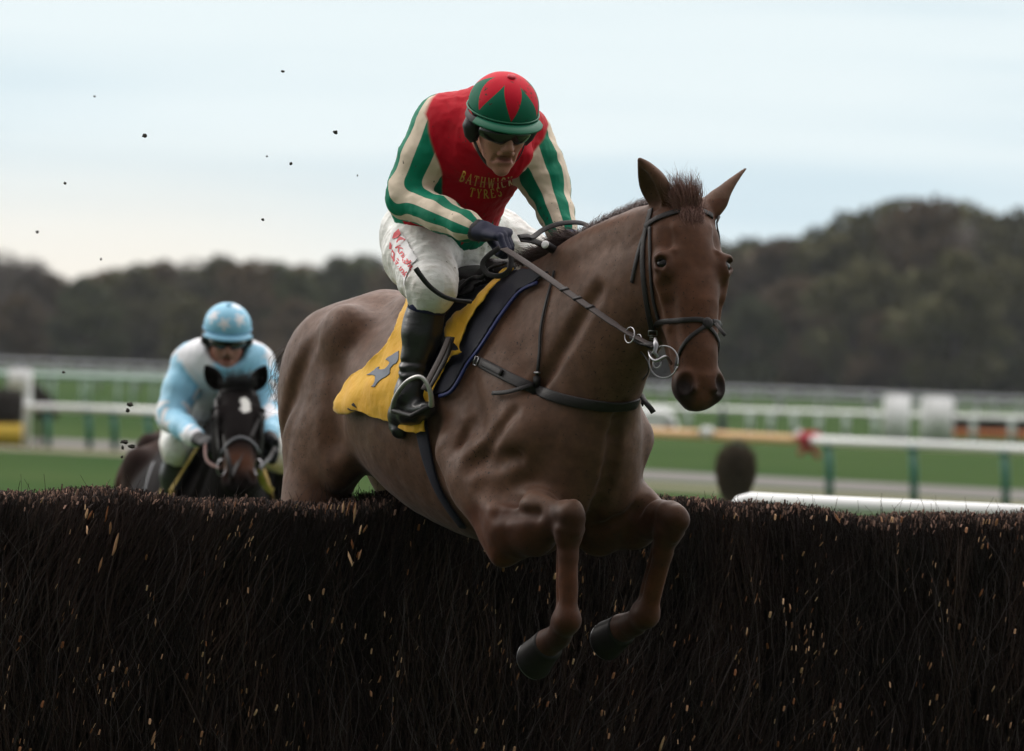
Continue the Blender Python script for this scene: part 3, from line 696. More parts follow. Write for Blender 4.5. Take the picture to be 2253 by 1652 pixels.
def resamp(T, side, q=4):
    n = (len(T) - 1) * q + 1; A = spline([list(t[0]) + list(t[1]) for t in T], n)
    return [a[:3] for a in A], side, [tuple(a[3:5]) for a in A]
def horse_body(F, J, h):
    """field for a horse in local coordinates; J holds the joints"""
    fld = Field(J['lo'], J['hi'], h); V3 = Vector
    Y = (0, 1, 0)
    # trunk: centre, (half width, half height)
    T = J['trunk']
    fld.echain(*resamp(T, Y), k=.03)
    # withers and spine
    fld.chain([(-.55, 0, -.11), (-.25, 0, -.11), (-.05, 0, -.065), (.10, 0, -.075)], [.06, .055, .05, .06], k=.12)
    fld.chain([(-.62, 0, -.15), (-.86, 0, -.155), (-1.05, 0, -.21)], [.075, .085, .065], k=.12)
    # neck
    N = J['neck']
    fld.echain(*resamp(N, Y), k=.06)
    C = spline(J['crest'], 14); fld.chain(C, list(np.linspace(.05, .03, 14)), k=.08)
    for sd in (-1, 1):
        y = lambda a, b, c: (a, b * sd, c)
        # croup, hip point, thigh, buttock, flank
        fld.ell(y(-.93, .12, -.26), (.23, .13, .165), k=.08)
        fld.ell(y(-.76, .205, -.17), (.08, .055, .07), k=.09)
        fld.ell(y(-1.00, .135, -.43), (.21, .115, .27), ax=((1, 0, .1), (0, 1, 0), (-.1, 0, 1)), k=.07)
        fld.ell(y(-1.15, .10, -.34), (.08, .09, .17), k=.06)
        fld.ell(y(-.80, .19, -.50), (.12, .07, .17), k=.07)
        # groove between quadriceps and hamstrings
        fld.seg(y(-.93, .292, -.32), y(-1.02, .272, -.62), .016, .010, k=.07, op='s')
        fld.seg(y(-.70, .30, -.33), y(-.72, .27, -.52), .03, .02, k=.08, op='s')
        # shoulder blade, point of shoulder, triceps
        fld.eseg(y(.00, .13, -.14), y(.30, .17, -.50), Y, (.05, .11), (.07, .12), k=.07)
        fld.ell(y(.31, .165, -.50), (.09, .075, .10), k=.06)
        fld.ell(y(.10, .205, -.56), (.15, .07, .15), ax=((1, 0, -.35), (0, 1, 0), (.35, 0, 1)), k=.06)
        fld.seg(y(.02, .245, -.20), y(.17, .27, -.44), .014, .014, k=.06, op='s')
        fld.seg(y(-.10, .30, -.40), y(.00, .28, -.70), .03, .02, k=.06, op='s')
        # breast muscle
        fld.ell(y(.37, .085, -.60), (.10, .085, .15), k=.04)
        fld.ell(y(.30, .10, -.73), (.10, .075, .09), k=.05)
        # front leg
        g = J['fl'] if sd > 0 else J['fr']
        e, kn, ft, ps, hf = g['elbow'], g['knee'], g['fetlock'], g['pastern'], g['hoof']
        e = V3(e); kn = V3(kn); ft = V3(ft); ps = V3(ps)
        fld.seg(V3(y(.14, .19, -.60)), e + V3((.02, 0, .03)), .105, .075, k=.06)
        fld.ell(e + V3((-.06, 0, -.01)), (.06, .045, .06), k=.05)
        mid = e.lerp(kn, .4)
        fld.eseg(e, mid, Y, (.070, .088), (.062, .078), k=.05)
        fld.ell(e.lerp(kn, .28) + V3((.02, 0, .055)), (.12, .055, .055), ax=(kn - e, (0, 1, 0), (kn - e).cross(V3((0, 1, 0)))), k=.05)
        ca = (ft - kn).normalized(); fw = (ca.cross(V3((0, 1, 0)))).normalized()
        fld.eseg(mid, kn - (kn - e).normalized() * .018 - ca * .020, Y, (.060, .078), (.043, .046), k=.035)
        if fw.x < 0: fw = -fw
        fld.ell(kn - ca * .026 + fw * .004, (.036, .043, .042), ax=(ca, (0, 1, 0), fw), k=.018)
        fld.ell(kn + ca * .020 + fw * .006, (.032, .047, .042), ax=(ca, (0, 1, 0), fw), k=.016)
        fld.ell(kn + ca * .048, (.022, .040, .034), ax=(ca, (0, 1, 0), fw), k=.014)
        fld.seg(kn - ca * .05 + fw * .028, kn + ca * .03 + fw * .040, .016, .013, k=.02)
        fld.ell(kn + fw * .030 - ca * .02, (.034, .040, .030), ax=(ca, (0, 1, 0), fw), k=.02)
        fld.ell(kn - fw * .035 + ca * .015, (.035, .026, .028), ax=(ca, (0, 1, 0), fw), k=.02)
        fld.eseg(kn + ca * .03, kn + ca * .10, Y, (.036, .036), (.029, .030), k=.015); fld.eseg(kn + ca * .10, ft, Y, (.029, .030), (.028, .030), k=.01)
        fld.seg(kn + ca * .04 - fw * .032, ft - fw * .030, .018, .020, k=.010)
        for q_ in (-1, 1): fld.seg(kn + ca * .10 + Vector((0, .026 * q_, 0)) - fw * .017, ft - ca * .03 + Vector((0, .024 * q_, 0)) - fw * .018, .004, .004, k=.012, op='s')      # tendons
        fld.ell(ft - fw * .006, (.042, .034, .038), ax=(ca, (0, 1, 0), fw), k=.025)
        for q_ in (-1, 1): fld.ell(ft + Vector((0, .016 * q_, 0)) - fw * .032, (.024, .015, .018), ax=(ca, (0, 1, 0), fw), k=.012)
        fld.seg(ft, ps, .034, .033, k=.02)
        fld.seg(ps, V3(ps).lerp(V3(hf), .55), .037, .043, k=.015)
        # hind leg
        st, hk, hf2, hp, hh = [V3(y(*q)) for q in J['hind']]
        fld.eseg(V3(y(-.95, .15, -.50)), st.lerp(hk, .15), Y, (.10, .15), (.085, .115), k=.07)
        fld.eseg(st.lerp(hk, .1), hk, Y, (.075, .11), (.036, .05), k=.06)
        fld.ell(hk + V3((-.02, 0, .02)), (.06, .036, .065), k=.03)
        fld.seg(hk + V3((-.055, 0, .05)), st.lerp(hk, .6) + V3((-.06, 0, 0)), .018, .02, k=.03)
        fld.seg(hk, hf2, .036, .029, k=.03); fld.ell(hf2, (.045, .038, .045), k=.02)
        fld.seg(hf2, hp, .034, .036, k=.02); fld.seg(hp, hp.lerp(hh, .5), .038, .045, k=.015)
        # jugular groove, shoulder edge, forearm and haunch muscles
        fld.seg(y(.28, .165, -.42), y(.58, .102, -.04), .009, .006, k=.05, op='s')
        fld.seg(y(.03, .262, -.62), y(.16, .265, -.40), .010, .012, k=.035, op='s')
        fld.seg(y(.20, .280, -.56), y(.36, .225, -.53), .008, .008, k=.06, op='s')
        fld.seg(e + V3((.04, .080 * sd, .05)), kn + V3((-.08, .060 * sd, .02)), .006, .005, k=.040, op='s')
        fld.seg(y(-.86, .280, -.20), y(-1.10, .235, -.50), .006, .006, k=.06, op='s')
    # breast groove and belly tuck
    fld.groove([(0, 0, z) for z in np.linspace(-.36, -.76, 9)], (1, 0, 0), [.005, .010, .014, .016, .017, .017, .017, .016, .012], .026, .002)
    for sd in (-1, 1):      # edge of the breast muscles above the forearms, folds of the shoulder, a few veins
        fld.groove([(0, .03 * sd, -.74), (0, .08 * sd, -.715), (0, .13 * sd, -.68), (0, .17 * sd, -.64)], (1, 0, 0), [.008, .009, .008, .004], .030)
        fld.groove([(0, .06 * sd, -.40), (0, .11 * sd, -.46), (0, .15 * sd, -.54)], (1, .5 * sd, 0), [.004, .006, .004], .040)
        if 'tip' in J and sd < 0: tp_ = V3((J['tip'].x, abs(J['tip'].y) * sd, J['tip'].z)); fld.seg((.02, .215 * sd, -.52), tp_, .080, .034, k=.035)
    for sd in (-1, 1):
        fld.seg((.26, .285 * sd, -.62), (.40, .21 * sd, -.67), .008, .008, k=.06, op='s')
    return fld

def horse_head(fld, p0, m, n, D=1.0):
    """p0 poll, m poll to muzzle, n out of the forehead (local coords). returns map (a,b,c)->point"""
    m = Vector(m).normalized(); n = Vector(n); n = (n - m * n.dot(m)).normalized(); c = n.cross(m)    # c: see below
    if c.y > 0: c = -c                                   # c points to the animal's right
    p0 = Vector(p0)
    H = lambda a, b, q: p0 + m * a + n * b + c * q
    St = [(.00, -.045, .074, .062), (.06, -.035, .090, .078), (.13, -.030, .099, .090), (.20, -.035, .099, .097), (.28, -.030, .086, .092),
          (.36, -.015, .072, .076), (.44, -.008, .062, .062), (.52, -.008, .058, .056)]
    fld.echain([H(a, b, 0) for a, b, _, _ in St], c, [(w, d) for _, _, w, d in St], k=.035)
    fld.eseg(H(.10, .030, 0), H(.30, .040, 0), c, (.062, .022), (.040, .020), k=.05)
    fld.eseg(H(.24, .036, 0), H(.52, .030, 0), c, (.044, .022), (.036, .018), k=.035)        # nasal bone
    for s in (-1, 1):
        fld.ell(H(.190, .032, .092 * s), (.046, .032, .026), ax=(m, n, c), k=.028)          # orbit
        fld.seg(H(.152, .056, .070 * s), H(.172, .050, .104 * s), .012, .009, k=.018)       # brow
        fld.seg(H(.170, .050, .104 * s), H(.202, .034, .114 * s), .009, .007, k=.012)
        fld.ell(H(.118, .050, .088 * s), (.020, .006, .015), ax=(m, n, c), k=.045, op='s')    # hollow over the eye
        fld.ell(H(.225, -.120, .078 * s), (.108, .092, .034), ax=(m, n, c), k=.035)          # cheek
        fld.ell(H(.16, -.10, .07 * s), (.08, .06, .028), ax=(m, n, c), k=.04)
        fld.seg(H(.235, .012, .100 * s), H(.37, .004, .074 * s), .012, .007, k=.022)        # facial crest
        fld.seg(H(.31, .026, .086 * s), H(.45, .016, .074 * s), .008, .007, k=.035, op='s')
        fld.seg(H(.28, -.150, .030 * s), H(.50, -.072, .024 * s), .026, .020, k=.035)       # jaw
        fld.ell(H(.545, .006, .048 * s), (.046, .040, .030), ax=(m, n, c), k=.026)          # nostril wing
        fld.seg(H(.522, .036, .036 * s), H(.566, .048, .034 * s), .011, .010, k=.014)
        fld.ell(H(.550, .040, .054 * s), (.028, .020, .021), ax=(m * 1 + n * .25, n, c), k=.010, op='s')
        fld.ell(H(.190, .046, .104 * s), (.021, .017, .015), ax=(m, n, c), k=.010, op='s')  # eye opening
        fld.seg(H(.176, .052, .082 * s), H(.172, .040, .116 * s), .0065, .0055, k=.010)           # upper lid
        fld.seg(H(.208, .052, .084 * s), H(.208, .038, .112 * s), .0045, .004, k=.008)
    fld.ell(H(.550, -.010, 0), (.058, .050, .054), ax=(m, n, c), k=.03)                     # muzzle
    fld.ell(H(.585, -.010, 0), (.028, .042, .044), ax=(m, n, c), k=.02)                     # upper lip
    fld.ell(H(.565, -.054, 0), (.038, .028, .036), ax=(m, n, c), k=.018)                    # lower lip
    fld.ell(H(.535, -.078, 0), (.034, .022, .028), ax=(m, n, c), k=.02)                     # chin
    fld.seg(H(.580, -.042, .044), H(.49, -.048, .056), .004, .004, k=.008, op='s')
    fld.seg(H(.580, -.042, -.044), H(.49, -.048, -.056), .004, .004, k=.008, op='s')
    return H, m, n, c

def horse_ear(fld, base, tip, open_dir, w=.038, pr=None):
    base = Vector(base); tip = Vector(tip); ax = (tip - base); L = ax.length; u = ax / L
    o = Vector(open_dir); o = (o - u * o.dot(u)).normalized(); s = u.cross(o)
    pr = pr or [(0, .70), (.18, .95), (.38, 1.0), (.60, .80), (.80, .48), (.95, .20), (1.0, .08)]
    pr = [(q[0], max(.06, q[1])) for q in spline([(a, b) for a, b in pr], 22)]
    pts = [base + u * (L * t) - o * (.012 * math.sin(t * 3)) for t, _ in pr]
    fld.echain(pts, s, [(w * q, w * q * .62) for _, q in pr], k=.004)
    pts2 = [base + u * (L * t) + o * (w * .42) for t, _ in pr[3:17]]
    fld.echain(pts2, s, [(w * q * .66, w * q * .62) for _, q in pr[3:17]], k=.006, op='s')

def hoof_mesh(F, ps, hf, toe, mat, parent, shoe_mat):
    """hoof: truncated cone from the coronet towards hf; toe = direction of the toe"""
    ps = Vector(ps); hf = Vector(hf); ax = (hf - ps).normalized(); t = Vector(toe); t = (t - ax * t.dot(ax)).normalized(); s = ax.cross(t)
    V = []; Fc = []; K = 28; rings = [(.046, .041, -.004), (.054, .049, .002), (.054, .049, .012), (.057, .052, .040), (.063, .057, .085), (.066, .059, .092), (.060, .054, .095), (.045, .041, .084)]
    o = ps + (hf - ps) * .52
    for r1, r2, z in rings:
        for k in range(K):
            a = 2 * math.pi * k / K; ca, sa = math.cos(a), math.sin(a)
            r = r1 if ca > 0 else r1 * .82
            p = o + ax * (z * (1 - .22 * (ca < 0) * abs(ca)) ) + t * (ca * r + z * .16) + s * (sa * r2)
            V.append(p)
    for i in range(len(rings) - 1):
        for k in range(K): Fc.append((i * K + k, i * K + (k + 1) % K, (i + 1) * K + (k + 1) % K, (i + 1) * K + k))
    Fc.append(tuple(range(K))[::-1]); Fc.append(tuple((len(rings) - 1) * K + k for k in range(K)))
    hob = npmesh('hoof', [F.w(v) for v in V], Fc, mat, parent)
    if shoe_mat:
        mb = MB(); pts = []
        for k in range(-10, 11):
            a = k / 10 * 2.35; ca, sa = math.cos(a), math.sin(a); r = .058 if ca > 0 else .058 * .86
            pts.append(F.w(o + ax * .097 * (1 - .2 * (ca < 0) * abs(ca)) + t * (ca * r + .015) + s * (sa * .051)))
        mb.tube(pts, .0065, 6); mb.build('horseshoe', shoe_mat, hob)
    return hob
# ---------------------------------------------------------------- the leading horse
HF = Frame(P(1160, 612, 19.9), R(30))
def pl(u, v, d): return HF.l(P(u, v, d))
poll = pl(1506, 452, 19.27)
hm = HF.dl((.095, -.26, -.95)); hn = HF.dl((.32, -.90, .28))
J1 = dict(tip=HF.Q(1104, 1222, -.215), lo=(-1.50, -.40, -1.62), hi=(1.12, .42, .50),
    trunk=[((.36, 0, -.50), (.17, .25)), ((.16, 0, -.44), (.215, .34)), ((-.10, 0, -.44), (.255, .355)), ((-.38, 0, -.415), (.285, .325)),
           ((-.62, 0, -.38), (.255, .27)), ((-.86, 0, -.36), (.22, .23)), ((-1.04, 0, -.36), (.17, .18))],
    neck=[((.14, 0, -.36), (.17, .30)), ((.32, 0, -.24), (.13, .265)), ((.48, .005, -.11), (.10, .205)), ((.63, .02, -.01), (.082, .155)), ((.75, .04, .08), (.07, .115))],
    crest=[(-.02, 0, -.055), (.15, 0, -.01), (.34, 0, .065), (.54, .015, .125), (.73, .03, .165)],
    fr=dict(elbow=HF.Q(1126, 1168, -.20), knee=HF.Q(1250, 1148, -.17), fetlock=HF.Q(1248, 1364, -.165), pastern=HF.Q(1229, 1398, -.16), hoof=HF.Q(1184, 1430, -.16)),
    fl=dict(elbow=HF.Q(1345, 1142, .19), knee=HF.Q(1474, 1150, .19), fetlock=HF.Q(1422, 1352, .19), pastern=HF.Q(1394, 1372, .19), hoof=HF.Q(1345, 1390, .19)),
    hind=[(-.92, .19, -.68), (-1.22, .15, -1.00), (-1.36, .14, -1.28), (-1.42, .14, -1.40), (-1.46, .14, -1.50)])
f1 = horse_body(HF, J1, .005)
H1, hm, hn, hc = horse_head(f1, poll, hm, hn)
# ears
er = pl(1450, 446, 19.27); el_ = pl(1560, 466, 19.31)
horse_ear(f1, er, pl(1405, 350, 19.22), HF.dl((-.80, -.60, .1)), .053)
horse_ear(f1, el_, pl(1641, 371, 19.38), HF.dl((.35, .9, -.35)), .028, [(0, 1.0), (.18, 1.05), (.38, .86), (.58, .60), (.78, .36), (.92, .18), (1.0, .10)])
f1.seg(pl(1545, 470, 19.30), pl(1574, 446, 19.33), .034, .024, k=.03)
# skin folds of the throat and in front of the forearms
for a, b, r in ((pl(1402, 655, 19.40), pl(1380, 800, 19.45), .012),):
    f1.seg(a, b, r, r, k=.05, op='s')
V1, Q1 = f1.mesh(); del f1
N1 = vnormals(V1, Q1)
V1 = V1 + N1 * (noise3(V1, 18, 3) * .0016 + noise3(V1, 45, 4) * .0006)[:, None]
# colour masks: face and legs redder, muzzle and knees darker
hl = V1 - np.array(poll, dtype=np.float32)
ha = hl @ np.array(hm); hb = hl @ np.array(hn); hcq = hl @ np.array(hc)
onhead = ((ha > -.02) & (ha < .70) & (np.abs(hb) < .24) & (np.abs(hcq) < .16) & (V1[:, 0] > .6)).astype(np.float32)
wob = noise3(V1, 22, 8) * .012
red = np.clip(.72 * onhead * sstep(hb, -.10, .02) + sstep(-V1[:, 2] + wob, .655, .700) * sstep(V1[:, 0] + wob, .13, .17) + .6 * sstep(-V1[:, 2], .60, .76) * sstep(V1[:, 0], -.6, -.2) * 0, 0, 1)
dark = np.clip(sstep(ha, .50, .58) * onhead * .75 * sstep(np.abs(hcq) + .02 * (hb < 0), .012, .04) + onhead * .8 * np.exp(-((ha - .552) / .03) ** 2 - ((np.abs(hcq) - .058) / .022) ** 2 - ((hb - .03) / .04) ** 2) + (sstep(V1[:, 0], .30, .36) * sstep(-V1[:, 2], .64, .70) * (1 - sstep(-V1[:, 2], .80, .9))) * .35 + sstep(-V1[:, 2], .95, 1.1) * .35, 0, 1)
for g_ in (J1['fr'], J1['fl']):
    for k_, r_, a_ in (('knee', .055, .55), ('fetlock', .05, .45), ('pastern', .06, .6)):
        dark = np.clip(dark + a_ * np.exp(-(np.linalg.norm(V1 - np.array(g_[k_], dtype=np.float32), axis=1) / r_) ** 2), 0, 1)
for s_ in (-1, 1):
    d_ = np.sqrt((ha - .190) ** 2 + (hb - .035) ** 2 + (hcq - .100 * s_) ** 2); dark = np.clip(dark + .75 * np.exp(-(d_ / .030) ** 2) * onhead, 0, 1)
W1 = HF.wa(V1)

def horse_mat(name, body, redc, darkc, sheen=.09):
    m = Mat(name, body, .50, .14, sheen=sheen); m.b.inputs['Sheen Tint'].default_value = (.75, .72, .75, 1)
    v = m.coord(); n1 = m.noise(v, 3.5, 4); n2 = m.noise(v, 26, 5, .65)
    r = m.attr('red').outputs['Fac']; d = m.attr('dark').outputs['Fac']
    c = m.mix(m.step(n1, .3, .7), [x * .80 for x in body], [x * 1.15 for x in body])
    rr = m.math('ADD', r, m.math('MULTIPLY', m.math('SUBTRACT', n1, .5), .7), clamp=True)
    c = m.mix(rr, c, redc); c = m.mix(d, c, darkc)
    c = m.mix(m.step(n2, .30, .72), c, m.mix(.45, c, (.01, .006, .004)))
    mu_ = m.noise(m.coord(), 130, 2, .6); mv = m.noise(m.coord(), 6, 2, .5); c = m.mix(m.step(m.math('ADD', mu_, m.math('MULTIPLY', mv, .22)), .775, .80), c, (.022, .015, .011))
    m.color(c)
    # fine hair: noise stretched, plus veins
    hv = m.coord('Object', (120, 120, 26)); m.bump(m.noise(hv, 2.2, 3, .6), .10, .003)
    mu = m.noise(v, 9.0, 3, .5); m.bump(m.math('SMOOTH_MIN', mu, .62, .2), .25, .02)
    vv = m.N('ShaderNodeTexVoronoi', Scale=7.0); vv.feature = 'DISTANCE_TO_EDGE'
    dn = m.N('ShaderNodeVectorMath', _operation='ADD'); ns = m.N('ShaderNodeTexNoise', Scale=5.0); m.L(v, ns.inputs['Vector'])
    m.L(v, dn.inputs[0]); m.L(ns.outputs[1], dn.inputs[1]); m.L(dn.outputs[0], vv.inputs['Vector'])
    m.bump(m.step(vv.outputs['Distance'], .03, .0), .045, .005)
    m.rough(m.math('ADD', m.math('MULTIPLY', n2, .30), .36))
    return m.m
M_HORSE = horse_mat('chestnut_coat', (.135, .070, .044), (.098, .034, .015), (.016, .009, .008))
horse1 = npmesh('horse', W1, Q1, M_HORSE, attrs=dict(red=red, dark=dark))
tag(horse1, 'chestnut racehorse with folded forelegs jumping over the birch fence', 'horse', 'racehorses')
BV1 = BVHTree.FromPolygons([tuple(map(float, v)) for v in W1], [tuple(map(int, q)) for q in Q1])

for g in (J1['fr'], J1['fl']):
    hoof_mesh(HF, g['pastern'], g['hoof'], (.3, 0, -1), simple('hoof_horn', (.008, .007, .007), .5, .5, 60, spec=.25), horse1, simple('shoe_metal', (.35, .36, .38), .35, .2, 80, metal=1.0))
for sd in (-1, 1):
    hp, hh = [Vector((q[0], q[1] * sd, q[2])) for q in J1['hind'][3:]]
    hoof_mesh(HF, hp, hh, (.4, 0, -1), bpy.data.materials['hoof_horn'], horse1, None)
# ---------------------------------------------------------------- laying leather, cloth and writing on bodies
from mathutils.geometry import delaunay_2d_cdt
def cast(bv, u, v, off=0.0):
    o = Vector((0, 0, CAM_H)); d = (P(u, v, 20) - o).normalized(); h = bv.ray_cast(o, d)
    if h[0] is None:
        n = bv.find_nearest(P(u, v, 19.9)); return n[0] + n[1] * off, n[1]
    n = h[1] if h[1].dot(d) < 0 else -h[1]; return h[0] + n * off, n
def smooth_n(bv, p, n, r=.02):
    """average normal round a point"""
    a = n.orthogonal().normalized(); b = n.cross(a); s = n.copy()
    for k in range(6):
        q = p + (a * math.cos(k * 1.047) + b * math.sin(k * 1.047)) * r; h = bv.find_nearest(q)
        if h[0] is not None: m = h[1] if h[1].dot(n) > 0 else -h[1]; s += m
    return s.normalized()
def ribbon(bv, pix, width, off, thick, n=30, mb=None):
    pts = []; nr = []
    for q in spline([Vector((a[0], a[1])) for a in pix], n):
        p, m = cast(bv, q.x, q.y); m = smooth_n(bv, p, m); pts.append(p + m * off); nr.append(m)
    for _ in range(3): pts = [pts[0]] + [(pts[i - 1] + pts[i] * 2 + pts[i + 1]) / 4 for i in range(1, n - 1)] + [pts[-1]]
    mb = mb or MB(); mb.strap(pts, nr, width, thick); return mb, pts, nr
def sheet(name, bv, poly, mat, parent, off=.01, wave=.004, step=5.0, thick=.003, mirror=None, seed=0, fold=None, attrs=None):
    """cloth cut to the outline poly (photo columns and rows) and laid on the body; mirror = Frame for the far side"""
    xs = [p[0] for p in poly]; ys = [p[1] for p in poly]; B = []
    for (x0, y0), (x1, y1) in zip(poly, poly[1:] + poly[:1]):
        n = max(1, int(math.hypot(x1 - x0, y1 - y0) / step)); B += [Vector((x0 + (x1 - x0) * i / n, y0 + (y1 - y0) * i / n)) for i in range(n)]
    def inside(x, y):
        c = False
        for (x0, y0), (x1, y1) in zip(poly, poly[1:] + poly[:1]):
            if (y0 > y) != (y1 > y) and x < (x1 - x0) * (y - y0) / (y1 - y0) + x0: c = not c
        return c
    I = [Vector((x + rng.uniform(-1, 1), y + rng.uniform(-1, 1))) for x in np.arange(min(xs), max(xs), step) for y in np.arange(min(ys), max(ys), step) if inside(x, y)]
    I = [p for p in I if min((p - b).length for b in B) > step * .5]
    nb = len(B); r = delaunay_2d_cdt(B + I, [(i, (i + 1) % nb) for i in range(nb)], [list(range(nb))], 1, .01)
    co, fc = r[0], r[2]; V = []; st = []
    for c in co:
        p, m = cast(bv, c.x, c.y); V.append(p); st.append(m)
    adj = [[] for _ in V]
    for f in fc:
        for i in range(len(f)): adj[f[i]].append(f[(i + 1) % len(f)]); adj[f[(i + 1) % len(f)]].append(f[i])
    for _ in range(6): V = [(V[i] * .5 + sum((V[j] for j in adj[i]), Vector()) / len(adj[i]) * .5) if adj[i] else V[i] for i in range(len(V))]
    N_ = [smooth_n(bv, V[i], st[i], .03) for i in range(len(V))]
    W = []
    for i, c in enumerate(co):
        h = mnoise.noise(Vector((c.x * .018, c.y * .018, seed))) * wave + abs(mnoise.noise(Vector((c.x * .05, c.y * .012, seed + 4)))) * wave * 1.2
        if fold: h += fold(c.x, c.y)
        b = bv.find_nearest(V[i]); base = V[i]
        sgn = (V[i] - b[0]).dot(N_[i]); base = V[i] - N_[i] * min(0, sgn)      # never under the coat
        W.append(base + N_[i] * (off + h))
    a2, b2, c2 = [W[i] for i in fc[0]]; fc = [tuple(f) for f in fc]
    k = (W[fc[0][1]] - W[fc[0][0]]).cross(W[fc[0][2]] - W[fc[0][0]])
    if k.dot(N_[fc[0][0]]) < 0: fc = [f[::-1] for f in fc]
    if mirror:
        M2 = []
        for w in W: l = mirror.l(w); l.y = -l.y; M2.append(mirror.w(l))
        n0 = len(W); W = W + M2; fc = fc + [tuple(i + n0 for i in f[::-1]) for f in fc]
    o = npmesh(name, W, fc, mat, parent); md = o.modifiers.new('thickness', 'SOLIDIFY'); md.thickness = thick; md.offset = 1.0
    return o
def letters_mesh(strokes_text, height, gap=.28):
    """serif capitals from strokes; returns list of polygons (x, y) in units of the letter height"""
    S, T = .17, .09
    L = {'B': (.72, [('l', .16, 0, .16, 1, S), ('c', .18, .75, .38, .25, 90, -90, S * .8), ('c', .18, .26, .44, .26, 90, -90, S), ('l', .05, .03, .25, .03, T), ('l', .05, .97, .25, .97, T)]),
         'A': (.80, [('l', .08, 0, .40, 1, T), ('l', .40, 1, .72, 0, S), ('l', .22, .34, .58, .34, T), ('l', -.02, .03, .20, .03, T), ('l', .60, .03, .86, .03, T)]),
         'T': (.76, [('l', .38, 0, .38, 1, S), ('l', .03, .95, .73, .95, T), ('l', .05, .95, .03, .76, T), ('l', .71, .95, .73, .76, T), ('l', .26, .03, .50, .03, T)]),
         'H': (.88, [('l', .18, 0, .18, 1, S), ('l', .70, 0, .70, 1, S), ('l', .18, .5, .70, .5, T), ('l', .06, .03, .30, .03, T), ('l', .06, .97, .30, .97, T), ('l', .58, .03, .82, .03, T), ('l', .58, .97, .82, .97, T)]),
         'W': (1.15, [('l', .12, 1, .36, 0, S), ('l', .36, 0, .58, .9, T), ('l', .58, .9, .80, 0, S), ('l', .80, 0, 1.03, 1, T), ('l', .02, .97, .26, .97, T), ('l', .90, .97, 1.12, .97, T)]),
         'I': (.40, [('l', .20, 0, .20, 1, S), ('l', .08, .03, .32, .03, T), ('l', .08, .97, .32, .97, T)]),
         'C': (.76, [('c', .44, .5, .36, .48, 50, 310, S), ('l', .68, .96, .68, .72, T)]),
         'K': (.84, [('l', .18, 0, .18, 1, S), ('l', .68, 1, .22, .45, T), ('l', .34, .58, .72, 0, S), ('l', .06, .03, .30, .03, T), ('l', .06, .97, .30, .97, T), ('l', .58, .97, .80, .97, T), ('l', .60, .03, .84, .03, T)]),
         'Y': (.80, [('l', .40, 0, .40, .46, S), ('l', .12, 1, .40, .44, S), ('l', .70, 1, .40, .44, T), ('l', .02, .97, .26, .97, T), ('l', .58, .97, .80, .97, T), ('l', .28, .03, .52, .03, T)]),
         'R': (.82, [('l', .16, 0, .16, 1, S), ('c', .18, .74, .40, .26, 90, -90, S * .85), ('l', .34, .48, .72, 0, S), ('l', .05, .03, .28, .03, T), ('l', .05, .97, .25, .97, T), ('l', .62, .03, .82, .03, T)]),
         'E': (.72, [('l', .16, 0, .16, 1, S), ('l', .05, .03, .62, .03, T), ('l', .05, .97, .60, .97, T), ('l', .16, .5, .48, .5, T), ('l', .60, .97, .60, .78, T), ('l', .62, .03, .64, .24, T)]),
         'S': (.62, [('c', .31, .74, .22, .24, 20, 240, S * .8), ('c', .31, .26, .23, .25, 60, -160, S * .9)])}
    out = []; x = 0
    for ch in strokes_text:
        w, st = L[ch]
        for s in st:
            if s[0] == 'l': pts = [(s[1], s[2]), ((s[1] + s[3]) / 2, (s[2] + s[4]) / 2), (s[3], s[4])]; t = s[5]
            else: pts = [(s[1] + s[3] * math.cos(R(a)), s[2] + s[4] * math.sin(R(a))) for a in np.linspace(s[5], s[6], 10)]; t = s[7]
            for i in range(len(pts) - 1):
                (x0, y0), (x1, y1) = pts[i], pts[i + 1]; l = math.hypot(x1 - x0, y1 - y0) + 1e-9; nx, ny = -(y1 - y0) / l * t / 2, (x1 - x0) / l * t / 2; ex, ey = (x1 - x0) / l * .01, (y1 - y0) / l * .01
                out.append([(x + x0 + nx - ex, y0 + ny - ey), (x + x0 - nx - ex, y0 - ny - ey), (x + x1 - nx + ex, y1 - ny + ey), (x + x1 + nx + ex, y1 + ny + ey)])
        x += w + gap
    return out, x - gap
def lay_polys(name, bv, polys, mat, parent, off=.0015):
    """printed shapes (photo columns and rows) laid on a smooth patch fitted to the surface below them"""
    UV = []; F = []
    for pg in polys: F.append(tuple(range(len(UV), len(UV) + len(pg)))); UV += list(pg)
    UV = np.array(UV); mu = UV.mean(0); sc = UV.std(0).max() + 1e-6
    o = Vector((0, 0, CAM_H)); T = []; D = []; g = []
    lo, hi = UV.min(0), UV.max(0); G_ = np.array([(a, b) for a in np.linspace(lo[0], hi[0], 12) for b in np.linspace(lo[1], hi[1], 12)])
    def basis(q): x, y = ((q - mu) / sc).T; return np.stack([np.ones(len(x)), x, y, x * x, x * y, y * y, x ** 3, y ** 3, x * x * y, x * y * y], 1)
    for u, v in np.concatenate([UV, G_]):
        h = bv.ray_cast(o, (P(u, v, 20) - o).normalized()); T.append(h[3] if h[0] is not None else np.nan)
    T = np.array(T); ok = ~np.isnan(T); Bm = basis(np.concatenate([UV, G_])); ok &= np.abs(T - np.nanmedian(T)) < .12
    co = np.linalg.lstsq(Bm[ok], T[ok], rcond=None)[0]; fit = Bm @ co; up = max(0, float(np.percentile((fit - T)[ok], 97)))
    V = [o + (P(u, v, 20) - o).normalized() * (t - up - off) for (u, v), t in zip(UV, fit)]
    return npmesh(name, V, F, mat, parent, smooth=False)
